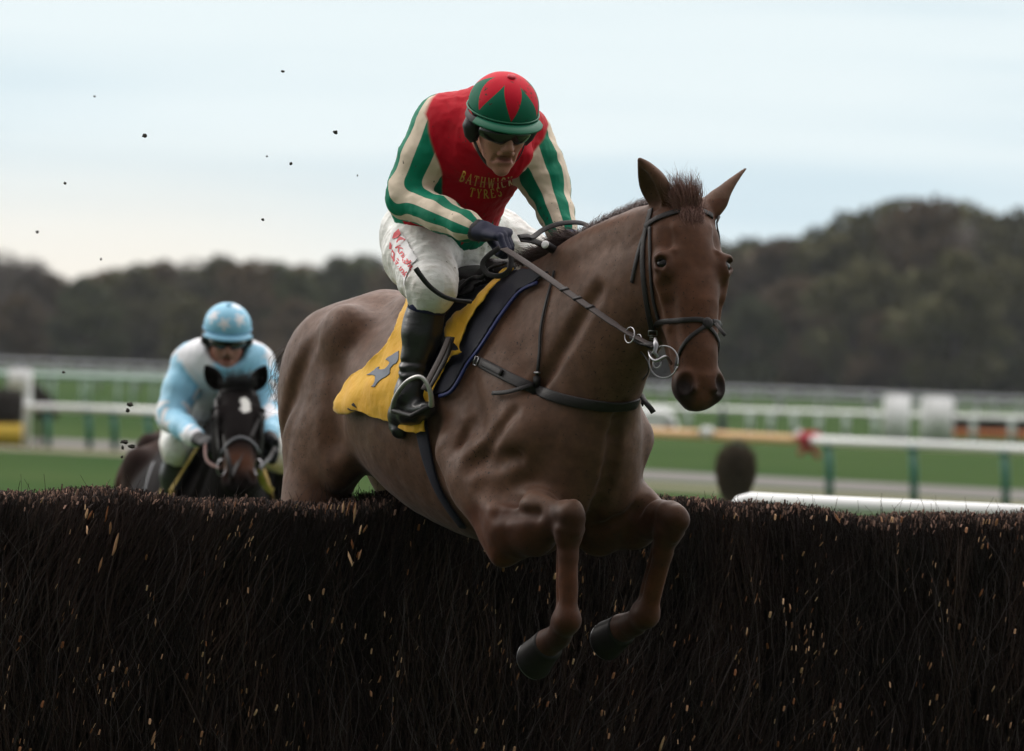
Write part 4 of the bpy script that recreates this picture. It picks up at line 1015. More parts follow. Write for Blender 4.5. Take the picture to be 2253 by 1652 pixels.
def font_polys(txt, bold=.02):
    cu = bpy.data.curves.new('txt', 'FONT'); cu.body = txt; cu.size = 1.0; cu.offset = bold; cu.resolution_u = 3
    o = bpy.data.objects.new('txt', cu); COL.objects.link(o); dg = bpy.context.evaluated_depsgraph_get(); me = o.evaluated_get(dg).to_mesh()
    bm = bmesh.new(); bm.from_mesh(me); bmesh.ops.triangulate(bm, faces=bm.faces[:]); out = [[(v.co.x, v.co.y) for v in f.verts] for f in bm.faces]; w = max(v.co.x for v in bm.verts); bm.free()
    o.evaluated_get(dg).to_mesh_clear(); bpy.data.objects.remove(o); bpy.data.curves.remove(cu); return out, w
def strand_hair(name, roots, tips, mat, parent, n, rad, curl=.02, jit=.01, seg=5):
    """tapering hairs from random roots (list of world points with matching tips)"""
    Rr_ = np.array([list(p) for p in roots]); Tt = np.array([list(p) for p in tips]); m = len(Rr_)
    k = rng.uniform(0, m - 1.001, n); i = k.astype(int); f = (k - i)[:, None]; a = Rr_[i] * (1 - f) + Rr_[i + 1] * f; b = Tt[i] * (1 - f) + Tt[i + 1] * f
    a = a + rng.normal(0, jit * .5, (n, 3)); b = a + (b - a) * rng.uniform(.6, 1.08, n)[:, None] + rng.normal(0, jit, (n, 3)); L = np.linalg.norm(b - a, axis=1)[:, None]
    bow = rng.normal(0, 1, (n, 3)) * curl * L; bow2 = rng.normal(0, 1, (n, 3)) * curl * .5 * L; P0 = []
    for j in range(seg + 1):
        s = j / seg; P0.append(a + (b - a) * s + bow * math.sin(s * math.pi) + bow2 * math.sin(s * 2 * math.pi))
    t = (b - a) / (L + 1e-9); e1 = np.cross(t, rng.normal(0, 1, (n, 3))); e1 /= np.linalg.norm(e1, axis=1)[:, None]; e2 = np.cross(t, e1); V = []
    r = rng.uniform(.6, 1.3, n)[:, None] * rad
    for j in range(seg + 1):
        for q in range(3): V.append(P0[j] + (e1 * math.cos(q * 2.094) + e2 * math.sin(q * 2.094)) * r * (1 - .8 * (j / seg) ** 1.5))
    V = np.stack(V, 1); mm = (seg + 1) * 3; base = (np.arange(n) * mm)[:, None]; F = []
    for j in range(seg):
        for q in range(3): F.append(base + np.array([[j * 3 + q, j * 3 + (q + 1) % 3, j * 3 + 3 + (q + 1) % 3, j * 3 + 3 + q]]))
    return npmesh(name, V.reshape(-1, 3), np.concatenate(F, 1).reshape(-1, 4), mat, parent)

M_LEATHER = simple('dark_leather', (.014, .012, .013), .50, .35, 60, .2, spec=.3)
M_BROWNL = simple('brown_leather', (.034, .022, .020), .65, .3, 60, .2)
M_STEEL = simple('bit_steel', (.36, .36, .38), .32, .2, 60, metal=1.0)
M_HAIR = simple('mane_hair', (.060, .030, .026), .55, .5, 200)
M_FORE = simple('forelock_hair', (.17, .080, .060), .55, .5, 200)
M_EYE = simple('horse_eye', (.005, .003, .003), .22, .1, 30, spec=.35)

# --- eyes, mane, forelock and tail of the leading horse
for s in (1, -1):
    bm = bmesh.new(); bmesh.ops.create_uvsphere(bm, u_segments=24, v_segments=16, radius=.026)
    c = HF.w(H1(.191, .029, .087 * s)); V = [c + Vector(v.co) for v in bm.verts]; bm.verts.index_update(); F = [[v.index for v in f.verts] for f in bm.faces]; bm.free(); npmesh('eye', V, F, M_EYE, horse1)
cr = spline(J1['crest'], 30)
def crest_pt(i, dz=0.0):
    c = cr[i]; h = BV1.ray_cast(HF.w(c + Vector((0, 0, .35))), Vector((0, 0, -1))); return (h[0] if h[0] is not None else HF.w(c)) + Vector((0, 0, dz))
idx = list(range(2, 29))
Rt = [crest_pt(i, -.004) for i in idx]
lf = HF.M @ Vector((0, 1, 0)); bk = HF.M @ Vector((-1, 0, 0))
Tp = [p + Vector((0, 0, .020)) + bk * .055 + lf * .055 for p in Rt]
strand_hair('mane', Rt, Tp, M_HAIR, horse1, 7000, .0010, .06, .010)
Tp = [p + Vector((0, 0, .012)) + bk * .05 - lf * .045 for p in Rt[:12]]
strand_hair('mane', Rt[:12], Tp, M_HAIR, horse1, 2200, .0011, .10, .012)
fr = [HF.w(H1(.005 + .04 * (i % 2), .035, (.035 - .06 * i / 11))) for i in range(12)]
ft_ = [P(1456 + 7.6 * i, 402 - 16 * math.sin(i * .28) - (6 if i % 2 else 0), 19.24) for i in range(12)]
strand_hair('forelock', fr, ft_, M_FORE, horse1, 800, .0009, .11, .012)
fr2 = [HF.w(H1(.02, .045, (.03 - .06 * i / 7))) for i in range(8)]
strand_hair('forelock', fr2, [HF.w(H1(.075, .062, (.025 - .05 * i / 7))) for i in range(8)], M_FORE, horse1, 330, .0011, .12, .008)
td = [HF.w((-1.16, .0, -.25)), HF.w((-1.30, .02, -.20)), HF.w((-1.42, .05, -.20)), HF.w((-1.58, .08, -.26)), HF.w((-1.74, .10, -.38))]
mb = MB(); mb.tube(spline(td[:3], 10), list(np.linspace(.032, .012, 10)), 10); dk = mb.build('tail', M_HAIR, horse1)
ts = spline(td, 24); strand_hair('tail_hair', ts[:16], [ts[min(23, i + 9)] + Vector((0, 0, -.03)) for i in range(16)], M_HAIR, dk, 1500, .0012, .09, .022, 7)

# --- saddlery of the leading horse
sad = empty('saddle', HF.w((-.40, 0, .02))); place(sad, horse1)
M_NAVY = simple('navy_pad', (.004, .005, .018), .7, .3, 60, .2); M_BLUE = simple('blue_binding', (.010, .022, .13), .6, .2, 60)
def yel():
    m = Mat('yellow_cloth', (.68, .36, .02), .7, .25, sheen=.2); v = m.coord(); n = m.noise(v, 9, 4, .6); m.color(m.mix(n, (.66, .31, .012), (.80, .50, .05))); m.bump(m.noise(m.coord('Object', (45, 45, 20)), 1, 3, .5), .35, .010); return m.m
M_YC = yel()
sheet('saddle_pad', BV1, [(1222, 598), (1205, 612), (1186, 628), (1152, 644), (1110, 694), (1079, 744), (1057, 778), (1037, 802), (1009, 853), (993, 868), (972, 874), (930, 880), (900, 850), (930, 700), (1000, 630), (1100, 600), (1180, 590)], M_NAVY, sad, .008, .002, 6, .008, HF, 1)
mb, pts, nr = ribbon(BV1, [(1190, 626), (1152, 645), (1110, 695), (1079, 745), (1055, 781), (1035, 806), (1009, 853), (993, 868), (975, 873)], .011, .012, .007, 40); mb.build('binding', M_BLUE, sad)
yc = sheet('number_cloth', BV1, [(945, 640), (948, 700), (944, 760), (940, 800), (942, 860), (956, 925), (955, 952), (930, 957), (912, 955), (895, 946), (862, 931), (830, 922), (803, 905), (792, 912), (778, 914), (762, 911), (749, 901), (752, 888), (763, 866), (768, 838), (780, 821), (812, 806), (838, 778), (872, 742), (890, 690), (900, 640)], M_YC, horse1, .018, .010, 5, .003, HF, 2,
     fold=lambda x, y: .014 * math.exp(-((x - 770) / 30) ** 2 - ((y - 885) / 30) ** 2) + .012 * math.sin((x * .5 + y) * .05) * .5)
sheet('number_cloth_front', BV1, [(1150, 596), (1130, 600), (1112, 612), (1096, 632), (1062, 664), (1028, 696), (1003, 722), (994, 736), (997, 752), (1012, 765), (1030, 776), (1008, 779), (984, 783), (975, 800), (960, 828), (949, 868), (947, 885), (956, 912), (968, 895), (976, 862), (984, 838), (1000, 812), (1020, 796), (1040, 780), (1034, 770), (1044, 740), (1056, 712), (1080, 676), (1104, 646), (1128, 620), (1146, 608)], M_YC, yc, .020, .008, 4.5, .003, HF, 3,
     fold=lambda x, y: .010 * abs(math.sin((x * .9 + y * .45) * .075)) + .008 * math.exp(-((x - 1010) / 18) ** 2))
M_SLATE = simple('slate_print', (.085, .11, .15), .6, .15, 60); M_INK = simple('black_print', (.01, .01, .01), .6, .1, 60)
cv = lambda pg: [(578.3 + .35 * x, 549.4 + .35 * y) for x, y in pg]
yv = yc.data; BVY = BVHTree.FromPolygons([yc.matrix_world @ Vector(v.co) + (Vector(yc.location) + Vector(horse1.location)) for v in yv.vertices], [tuple(p.vertices) for p in yv.polygons])
def lay_fill(name, bv, poly, mat, parent, off=.004, step=3.0):
    o = sheet(name, bv, poly, mat, parent, off, 0, step, .0012); return o
lay_fill('number_four', BVY, cv([(642, 792), (690, 760), (730, 728), (752, 738), (732, 750), (768, 748), (800, 712), (770, 700), (765, 690), (835, 645), (868, 628), (868, 700), (845, 728), (815, 745), (812, 790), (770, 815), (735, 840), (712, 876), (678, 866), (702, 832), (705, 800), (665, 800)]), M_SLATE, yc)
lay_fill('small_number', BVY, cv([(556, 972), (575, 955), (583, 958), (590, 975), (605, 992), (598, 1002), (580, 990), (568, 985)]), M_INK, yc, .004, 2.0)
lay_fill('small_number', BVY, cv([(528, 1000), (540, 985), (560, 998), (578, 1012), (572, 1020), (552, 1012)]), M_INK, yc, .004, 2.0)
sheet('saddle_flap', BV1, [(1118, 608), (1085, 618), (1044, 642), (1014, 680), (998, 716), (990, 745), (988, 775), (972, 805), (945, 838), (925, 835), (930, 760), (950, 690), (990, 630), (1060, 605)], M_LEATHER, sad, .036, .003, 5, .006, HF, 4)
mb, pts, nr = ribbon(BV1, [(1135, 600), (1100, 612), (1060, 632), (1022, 668), (1001, 706), (990, 742), (987, 768)], .012, .040, .010, 40); mb.build('flap_roll', M_LEATHER, sad)
# seat and cantle
mb = MB(); fs = Field((-.66, -.2, -.12), (-.10, .2, .20), .006)
fs.eseg((-.56, 0, .02), (-.20, 0, -.005), (0, 1, 0), (.13, .035), (.08, .035), k=.03); fs.seg((-.58, -.07, .045), (-.60, 0, .07), .026, .028); fs.seg((-.60, 0, .07), (-.58, .07, .045), .028, .026, k=.02)
fs.seg((-.17, -.03, .03), (-.17, .03, .03), .028, .028, k=.03); V, Q = fs.mesh(); npmesh('seat', HF.wa(V), Q, M_LEATHER, sad)
# white fleece under the pommel
fl_ = [HF.w(HF.Q(u, v, -.05)) for u, v in ((1118, 612), (1140, 602), (1165, 600), (1190, 606))]; V = []; F = []
mb = MB()
for i in range(160):
    a = fl_[rng.integers(0, 3)]; b = fl_[rng.integers(0, 4)]; p = a.lerp(b, rng.uniform()) + Vector(rng.normal(0, .008, 3)); r = rng.uniform(.004, .009)
    mb.tube([p - Vector((0, 0, r)), p, p + Vector((0, 0, r))], [r * .5, r, r * .4], 6)
mb.build('fleece', simple('white_fleece', (.55, .52, .46), .95, .2, 80), sad)
# stirrup leather and iron
def strap3(name, pts, nrm, w, t, mat, parent, n=30):
    pts = spline(pts, n); mb = MB(); mb.strap(pts, [nrm] * n if not isinstance(nrm, list) else nrm, w, t); return mb.build(name, mat, parent)
outw = HF.M @ Vector((.35, -1, .1))
irn = empty('stirrup', P(925, 900, 19.80)); place(irn, sad)
strap3('stirrup_leather', [P(988, 742, 19.76), P(975, 775, 19.74), P(955, 815, 19.72), P(932, 858, 19.70)], outw, .020, .005, M_BROWNL, irn)
strap3('stirrup_leather', [P(996, 742, 19.77), P(985, 780, 19.76), P(962, 825, 19.74), P(940, 862, 19.72)], outw, .016, .005, M_LEATHER, irn)
mb = MB(); q = [P(864, 905, 19.90), P(866, 885, 19.86), P(876, 862, 19.80), P(894, 840, 19.74), P(915, 829, 19.70), P(930, 832, 19.69), P(942, 850, 19.69), P(948, 872, 19.70), P(949, 893, 19.72)]
q = spline(q, 40); mb.tube(q, [.0092 - .003 * math.sin(i / 39 * math.pi) for i in range(40)], 10); mb.build('stirrup_iron', simple('dull_aluminium', (.55, .55, .54), .45, .2, 90, metal=.6), irn)
mb = MB(); mb.tube([P(866, 903, 19.88), P(905, 915, 19.80), P(949, 893, 19.72)], .009, 8); mb.build('stirrup_tread', M_LEATHER, irn)
# girth, breast girth and neck strap
def far_side(pts, nr):
    o = []; m = []
    for p, n in zip(pts, nr):
        l = HF.l(p); l.y = -l.y; k = HF.dl(n); k.y = -k.y; o.append(HF.w(l)); m.append(HF.M @ k)
    return o, m
mb, pts, nr = ribbon(BV1, [(912, 700), (915, 800), (925, 900), (934, 960), (945, 1010), (962, 1062), (988, 1110), (1022, 1156)], [.052 - .0004 * i for i in range(40)], .006, .007, 40); g2, m2 = far_side(pts, nr); mb.strap(g2, m2, .05, .007)
gir = mb.build('girth', M_NAVY, horse1)
mb, pts, nr = ribbon(BV1, [(985, 728), (1003, 750), (1030, 776), (1050, 792), (1085, 812), (1130, 836), (1160, 850), (1200, 866), (1250, 881), (1310, 891), (1360, 893), (1395, 887), (1424, 872)], [.017 + .015 * float(sstep(i, 12, 22)) for i in range(70)], .005, .0055, 70)
sel = [i for i in range(70) if HF.l(pts[i]).y < -.13]; g2, m2 = far_side([pts[i] for i in sel], [nr[i] for i in sel]); mb.strap(g2, m2, .028, .0055)
bg = mb.build('breast_girth', M_LEATHER, horse1)
p, n = cast(BV1, 1055, 796, .013); mb = MB(); e = (pts[22] - pts[18]).normalized(); f_ = e.cross(n).normalized()
for a, b in (((-1, -1), (1, -1)), ((1, -1), (1, 1)), ((1, 1), (-1, 1)), ((-1, 1), (-1, -1))): mb.tube([p + e * .010 * a[0] + f_ * .013 * a[1], p + e * .010 * b[0] + f_ * .013 * b[1]], .002, 6)
mb.build('buckle', M_STEEL, bg)
mb, _a, _b = ribbon(BV1, [(1172, 846), (1150, 858), (1120, 866), (1090, 867)], .013, .012, .004, 16); mb.build('strap_end', M_LEATHER, bg)
mb, _a, _b = ribbon(BV1, [(1066, 800), (1090, 812), (1110, 824)], .020, .012, .005, 10); mb.build('keeper', M_LEATHER, bg)
mb = MB(); mb.strap([P(1410, 868, 19.48), P(1418, 884, 19.44), P(1432, 900, 19.42), P(1437, 908, 19.42)], [Vector((.3, -1, 0))] * 4, .016, .004); mb.build('strap_end', M_LEATHER, bg)
mb, pts, nr = ribbon(BV1, [(1222, 596), (1216, 620), (1208, 650), (1198, 690), (1191, 730), (1189, 775), (1184, 815), (1178, 850)], .010, .004, .004, 40); g2, m2 = far_side(pts, nr); mb.strap(g2, m2, .010, .004); ns_ = mb.build('neck_strap', M_LEATHER, bg)
p, n = cast(BV1, 1180, 838, .008); mb = MB(); mb.box(p, (.022, .022, .040), bev=.005); mb.build('keeper', M_LEATHER, ns_)
p, n = cast(BV1, 1184, 819, .010); mb = MB(); mb.box(p, (.020, .010, .006), bev=.001); mb.build('buckle', M_STEEL, ns_)

# --- bridle
brd = empty('bridle', HF.w(H1(.2, 0, 0))); place(brd, horse1)
def br_strap(name, pix, w, n=30, off=.002, th=.004, mat=None):
    mb, pts, nr = ribbon(BV1, pix, w, off, th, n); o = mb.build(name, mat or M_LEATHER, brd); return o, pts, nr
br_strap('browband', [(1420, 500), (1428, 492), (1450, 479), (1482, 468), (1510, 463), (1538, 464), (1562, 473), (1576, 487), (1580, 496)], .017, 44)
br_strap('cheekpiece', [(1432, 462), (1428, 480), (1418, 520), (1414, 560), (1416, 610), (1422, 660), (1430, 705), (1436, 730)], .017, 40)
br_strap('cheekpiece', [(1430, 500), (1431, 560), (1433, 610), (1438, 660), (1450, 704)], .011, 36)
br_strap('throat_lash', [(1430, 488), (1416, 520), (1405, 556), (1397, 590), (1391, 622)], .013, 30)
br_strap('noseband', [(1444, 716), (1452, 708), (1480, 706), (1510, 704), (1535, 703), (1556, 708), (1574, 710), (1581, 712)], .015, 40)
br_strap('lower_noseband', [(1552, 716), (1538, 726), (1518, 742), (1502, 763), (1492, 788), (1487, 815)], .012, 36)
def hs_strap(name, abc, w, n=24):
    pts = []; nr = []
    for q in spline([Vector(a) for a in abc], n):
        h = BV1.find_nearest(HF.w(H1(*q))); m = smooth_n(BV1, h[0], h[1], .015); pts.append(h[0] + m * .002); nr.append(m)
    mb = MB(); mb.strap(pts, nr, w, .004); return mb.build(name, M_LEATHER, brd)
hs_strap('lower_noseband', [(.375, .07, -.008), (.41, .055, -.045), (.45, .02, -.075), (.49, -.03, -.072), (.52, -.08, -.045), (.535, -.105, 0)], .012)
hs_strap('noseband', [(.368, .06, -.030), (.366, .045, -.06), (.362, .01, -.09), (.355, -.05, -.09)], .015)
hs_strap('cheekpiece', [(.04, .02, -.11), (.12, -.03, -.13), (.22, -.05, -.13), (.34, -.03, -.10)], .015)
p, n = cast(BV1, 1555, 711, .006); mb = MB(); q = Matrix.Identity(3); e = n.orthogonal().normalized(); f_ = n.cross(e)
mb.tube([p - n * .004, p - n * .001, p + n * .001, p + n * .002], [.017, .017, .014, .006], 12); mb.build('noseband_rosette', M_LEATHER, brd)
strap3('strap_end', [P(1574, 712, 19.05), P(1582, 722, 19.03), P(1590, 733, 19.02), P(1595, 738, 19.02)], Vector((.2, -1, .1)), .010, .004, M_LEATHER, brd, 8)
def rect_buckle(u, v, w, h, d=None):
    p, n = cast(BV1, u, v, .009); e = Vector((1, 0, 0)); e = (e - n * n.dot(e)).normalized(); f_ = n.cross(e); mb = MB()
    for a, b in (((-1, -1), (1, -1)), ((1, -1), (1, 1)), ((1, 1), (-1, 1)), ((-1, 1), (-1, -1))): mb.tube([p + e * w * a[0] + f_ * h * a[1], p + e * w * b[0] + f_ * h * b[1]], .0016, 6)
    return mb.build('buckle', M_STEEL, brd)
rect_buckle(1435, 728, .012, .011); rect_buckle(1437, 740, .009, .005); rect_buckle(1579, 494, .006, .005)
def ring(c, r, ax1, ax2, t, name, parent, mat, a0=0, a1=360):
    mb = MB(); A = spline([c + (ax1 * math.cos(R(a)) + ax2 * math.sin(R(a))) * r for a in np.linspace(a0, a1, 14)], 40); mb.tube(A, t, 8, cap=True); return mb.build(name, mat, parent)
bc = P(1456, 792, 19.10)
bit = empty('bit', bc); place(bit, brd)
X_, Z_ = Vector((.85, -.45, -.25)).normalized(), Vector((.25, 0, .97)).normalized()
ring(P(1460, 796, 19.09), .046, X_, Z_, .0022, 'bit_ring', bit, M_STEEL)
mb = MB(); mb.tube([P(1441, 744, 19.10), P(1443, 760, 19.09), P(1440, 776, 19.09), P(1448, 786, 19.08)], [.005, .009, .006, .004], 10); mb.build('bit_cheek', M_STEEL, bit)
mb = MB(); mb.tube(spline([P(1428, 772, 19.12), P(1431, 785, 19.10), P(1443, 794, 19.08), P(1462, 784, 19.08), P(1470, 790, 19.1), P(1476, 800, 19.13)], 20), .0045, 8); mb.build('mouthpiece', M_STEEL, bit)
ring(P(1445, 800, 19.09), .012, X_, Z_, .0025, 'bit_link', bit, M_STEEL)
rn = empty('reins', P(1250, 640, 19.4)); place(rn, horse1)
rp = [P(1108, 548, 19.52), P(1140, 568, 19.47), P(1190, 602, 19.40), P(1250, 645, 19.32), P(1310, 686, 19.24), P(1372, 728, 19.17), P(1412, 750, 19.12), P(1438, 764, 19.09)]
mb = MB(); q = spline(rp, 60); mb.strap(q, [Vector((.25, -.6, .75))] * 60, [.026] * 40 + [.020] * 20, .004); rr = mb.build('rein', M_BROWNL, rn)
for k in (24, 28, 32):
    mb = MB(); e = (q[k + 1] - q[k]).normalized(); mb.strap([q[k] - e * .006, q[k] + e * .006], [Vector((.25, -.6, .75))] * 2, .030, .0065); mb.build('rein_stop', M_LEATHER, rr)
for u, v, r in ((1385, 737, .023), (1404, 746, .014)): ring(P(u, v, 19.15), r, Vector((.15, .1, .98)).normalized(), Vector((.55, -.8, -.1)).normalized(), .0018, 'rein_ring', rr, M_STEEL)
mb = MB(); q = spline([P(1438, 764, 19.10), P(1428, 760, 19.10), P(1412, 757, 19.13), P(1390, 742, 19.16)], 12); mb.strap(q, [Vector((.25, -.8, .6))] * 12, .022, .009); mb.build('rein_billet', M_LEATHER, rr)
# the spare loops of the rein
mb = MB(); q = spline([P(1100, 545, 19.55), P(1075, 562, 19.55), P(1061, 582, 19.55), P(1072, 602, 19.54), P(1098, 607, 19.52), P(1118, 596, 19.51), P(1124, 575, 19.52), P(1122, 556, 19.53)], 40); mb.strap(q, [(p - P(1092, 580, 19.9)) for p in q], .016, .003); mb.build('rein_loop', M_LEATHER, rn)
mb = MB(); q = spline([P(1140, 522, 19.60), P(1160, 520, 19.62), P(1172, 522, 19.64), P(1195, 506, 19.68), P(1230, 493, 19.70), P(1265, 490, 19.72), P(1288, 495, 19.74), P(1296, 505, 19.76), P(1290, 520, 19.80)], 44); mb.strap(q, [Vector((.1, -.75, .6))] * 44, .016, .004); mb.build('rein_loop', M_LEATHER, rn)
mb = MB(); q = spline([P(1142, 526, 19.60), P(1170, 530, 19.64), P(1200, 542, 19.68), P(1235, 555, 19.72), P(1280, 545, 19.76)], 30); mb.strap(q, [Vector((.1, -.8, .5))] * 30, .022, .004); mb.build('rein', M_LEATHER, rn)
mb = MB(); q = spline([P(1408, 775, 19.30), P(1418, 785, 19.25), P(1425, 800, 19.22), P(1424, 820, 19.24), P(1412, 835, 19.32)], 24); mb.strap(q, [Vector((1, -.3, 0))] * 24, .006, .003); mb.build('throat_loop', M_LEATHER, brd)
# far rein on the other side of the neck
mb = MB(); q = spline([P(1285, 545, 19.76), HF.w(HF.Q(1340, 560, .14)), HF.w(HF.Q(1420, 640, .15)), HF.w(H1(.40, -.10, -.075)), HF.w(H1(.49, -.075, -.055))], 30); mb.strap(q, [HF.M @ Vector((0, 1, 0))] * 30, .02, .004); mb.build('rein', M_BROWNL, rn)
ring(HF.w(H1(.505, -.060, -.062)), .030, HF.M @ Vector((.5, 0, -.9)).normalized(), HF.M @ Vector((.9, 0, .5)).normalized(), .0028, 'bit_ring', bit, M_STEEL)
# ---------------------------------------------------------------- riders
def frame3(f, up):
    f = Vector(f).normalized(); u = Vector(up); u = (u - f * u.dot(f)).normalized(); r = f.cross(u)      # r = the person's right
    return f, u, r
def bbox(pts, pad):
    A = np.array([list(p) for p in pts]); return A.min(0) - pad, A.max(0) + pad
def star_mask(V, cen, dirs, size):
    """1 inside five-pointed stars centred at cen on the surface"""
    out = np.zeros(len(V))
    for c, n, a0 in zip(cen, dirs, np.arange(len(cen)) * 1.3):
        n = Vector(n).normalized(); e = n.orthogonal().normalized(); g = n.cross(e); d = V - np.array(c)
        x, y, z = d @ np.array(e), d @ np.array(g), d @ np.array(n); r = np.sqrt(x * x + y * y) + 1e-9; a = (np.arctan2(y, x) + a0) % (2 * math.pi / 5) - math.pi / 5
        lim = size * .42 / np.maximum(.30, np.cos(np.abs(a) * 0 + (math.pi / 5 - np.abs(a)))) * (1 - .55 * np.abs(a) / (math.pi / 5)) * 2.2
        out = np.maximum(out, ((r < lim) & (np.abs(z) < .06)).astype(float))
    return out
def head_prims(f, C, F_, U, Rr, face=True):
    H = lambda a, b, c: Vector(C) + F_ * a + U * b + Rr * c          # forward, up, right
    ax = (F_, U, Rr)
    f.ell(H(0, .03, 0), (.098, .100, .076), ax, k=.02)               # skull
    f.ell(H(.030, -.045, 0), (.066, .075, .060), ax, k=.03)          # face
    f.ell(H(.045, -.100, 0), (.045, .030, .042), ax, k=.025)         # jaw
    f.ell(H(.075, -.120, 0), (.021, .018, .023), ax, k=.014)         # chin
    for s in (-1, 1):
        f.ell(H(.058, -.032, .036 * s), (.026, .018, .022), ax, k=.018)    # cheek bone
        f.ell(H(.078, -.004, .030 * s), (.014, .011, .016), ax, k=.010, op='s')
        f.ell(H(.074, -.004, .030 * s), (.012, .010, .013), ax, k=.004)     # eyeball
        f.seg(H(.090, .014, .012 * s), H(.078, .018, .046 * s), .008, .006, k=.012)
        f.ell(H(.0, -.012, .078 * s), (.014, .028, .009), ax, k=.006)       # ear
        f.ell(H(.096, -.047, .011 * s), (.011, .008, .009), ax, k=.007)     # nostril wing
        f.seg(H(.088, -.055, .020 * s), H(.074, -.090, .030 * s), .0035, .003, k=.010, op='s')   # cheek line
    f.seg(H(.088, .010, 0), H(.108, -.038, 0), .008, .012, k=.012)   # nose
    f.seg(H(.090, -.064, .018), H(.090, -.064, -.018), .008, .008, k=.008)
    f.seg(H(.088, -.088, .015), H(.088, -.088, -.015), .008, .008, k=.008)
    f.ell(H(.090, -.076, 0), (.024, .0095, .024), ax, k=.005, op='s')       # open mouth
    f.seg(H(-.04, -.03, 0), H(-.07, -.08, 0), .050, .050, k=.03)     # neck
    return H
def hand(f, wrist, knuck, spread, palmdir, curl=1.0, sc=1.0, only=None):
    """gripping hand: wrist, centre of the knuckles, unit vector from index to little finger, palm normal"""
    wrist = Vector(wrist); k0 = Vector(knuck); sp = Vector(spread).normalized(); a = (k0 - wrist).normalized(); pn = Vector(palmdir); pn = (pn - a * pn.dot(a)).normalized()
    f.eseg(wrist + a * .02, k0 - a * .005, sp, (.030 * sc, .019 * sc), (.041 * sc, .017 * sc), k=.012)
    f.seg(wrist, wrist + a * .03, .028 * sc, .028 * sc, k=.012)
    for i, (o, l, r) in enumerate(((-.031, 1.0, .0098), (-.010, 1.08, .0102), (.011, 1.0, .0097), (.031, .82, .0088))):
        b = k0 + sp * o * sc - a * (.004 if i in (0, 3) else 0) ; L = .040 * l * sc; r *= sc
        d1 = (a * .55 + pn * .83).normalized(); d2 = (-a * .62 + pn * .78).normalized(); d3 = (-a * .98 - pn * .18).normalized()
        p1 = b + d1 * L; p2 = p1 + d2 * L * .62; p3 = p2 + d3 * L * .5
        f.ell(b, (r * 1.15,) * 3, k=.006); f.seg(b, p1, r * 1.02, r, k=.003); f.seg(p1, p2, r, r * .95, k=.003); f.seg(p2, p3, r * .95, r * .86, k=.003)
    b = wrist + a * .030 - sp * .026 * sc + pn * .008; p1 = b + (a * .5 - sp * .55 + pn * .7).normalized() * .034 * sc; p2 = p1 + (a * .75 + sp * .35 + pn * .6).normalized() * .030 * sc; p3 = p2 + (a * .35 + sp * .9 + pn * .2).normalized() * .022 * sc
    f.chain([b, p1, p2, p3], [.015 * sc, .0125 * sc, .0115 * sc, .0100 * sc], k=.005)
def limb_coords(V, pts, ref):
    """closest position on a polyline: t (metres), angle vector, distance"""
    pts = [np.array(p) for p in pts]; best = np.full(len(V), 1e9); T = np.zeros(len(V)); A = np.zeros((len(V), 2)); acc = 0; ref = np.array(ref, dtype=float); prev = None
    frames = []
    for a, b in zip(pts[:-1], pts[1:]):
        u = b - a; L = np.linalg.norm(u); u /= L
        if prev is not None:        # transport the reference
            q = Vector(prev).rotation_difference(Vector(u)); ref = np.array(q @ Vector(ref))
        r = ref - u * (ref @ u); r /= np.linalg.norm(r); ref = r; prev = u; frames.append((a, u, L, r, np.cross(u, r), acc)); acc += L
    W = np.zeros(len(V))
    for a, u, L, r, s, ac in frames:
        d = V - a; t = np.clip(d @ u, 0, L); e = d - t[:, None] * u; dd = np.linalg.norm(e, axis=1)
        w = np.exp(-(dd / .018) ** 1.0 * .6 + 2); w = w ** 2
        n = np.stack([e @ r, e @ s], 1) / (dd[:, None] + 1e-6); A += n * w[:, None]; T += (ac + t) * w; W += w; best = np.minimum(best, dd)
    return T / W, A / (np.linalg.norm(A, axis=1)[:, None] + 1e-9), best
def folds(V, N, seed, amp, sx, ax=None):
    """cloth wrinkles: ridged noise; compressed along ax so that folds run across it"""
    q = V.copy()
    if ax is not None:
        a = np.array(Vector(ax).normalized()); q = q + (q @ a)[:, None] * a * 1.4
    r = 1 - np.abs(noise3(q, sx, seed)) * 2; r2 = 1 - np.abs(noise3(q + 5, sx * 2.1, seed + 1)) * 2
    return V + N * (amp * (.7 * r + .3 * r2))[:, None]

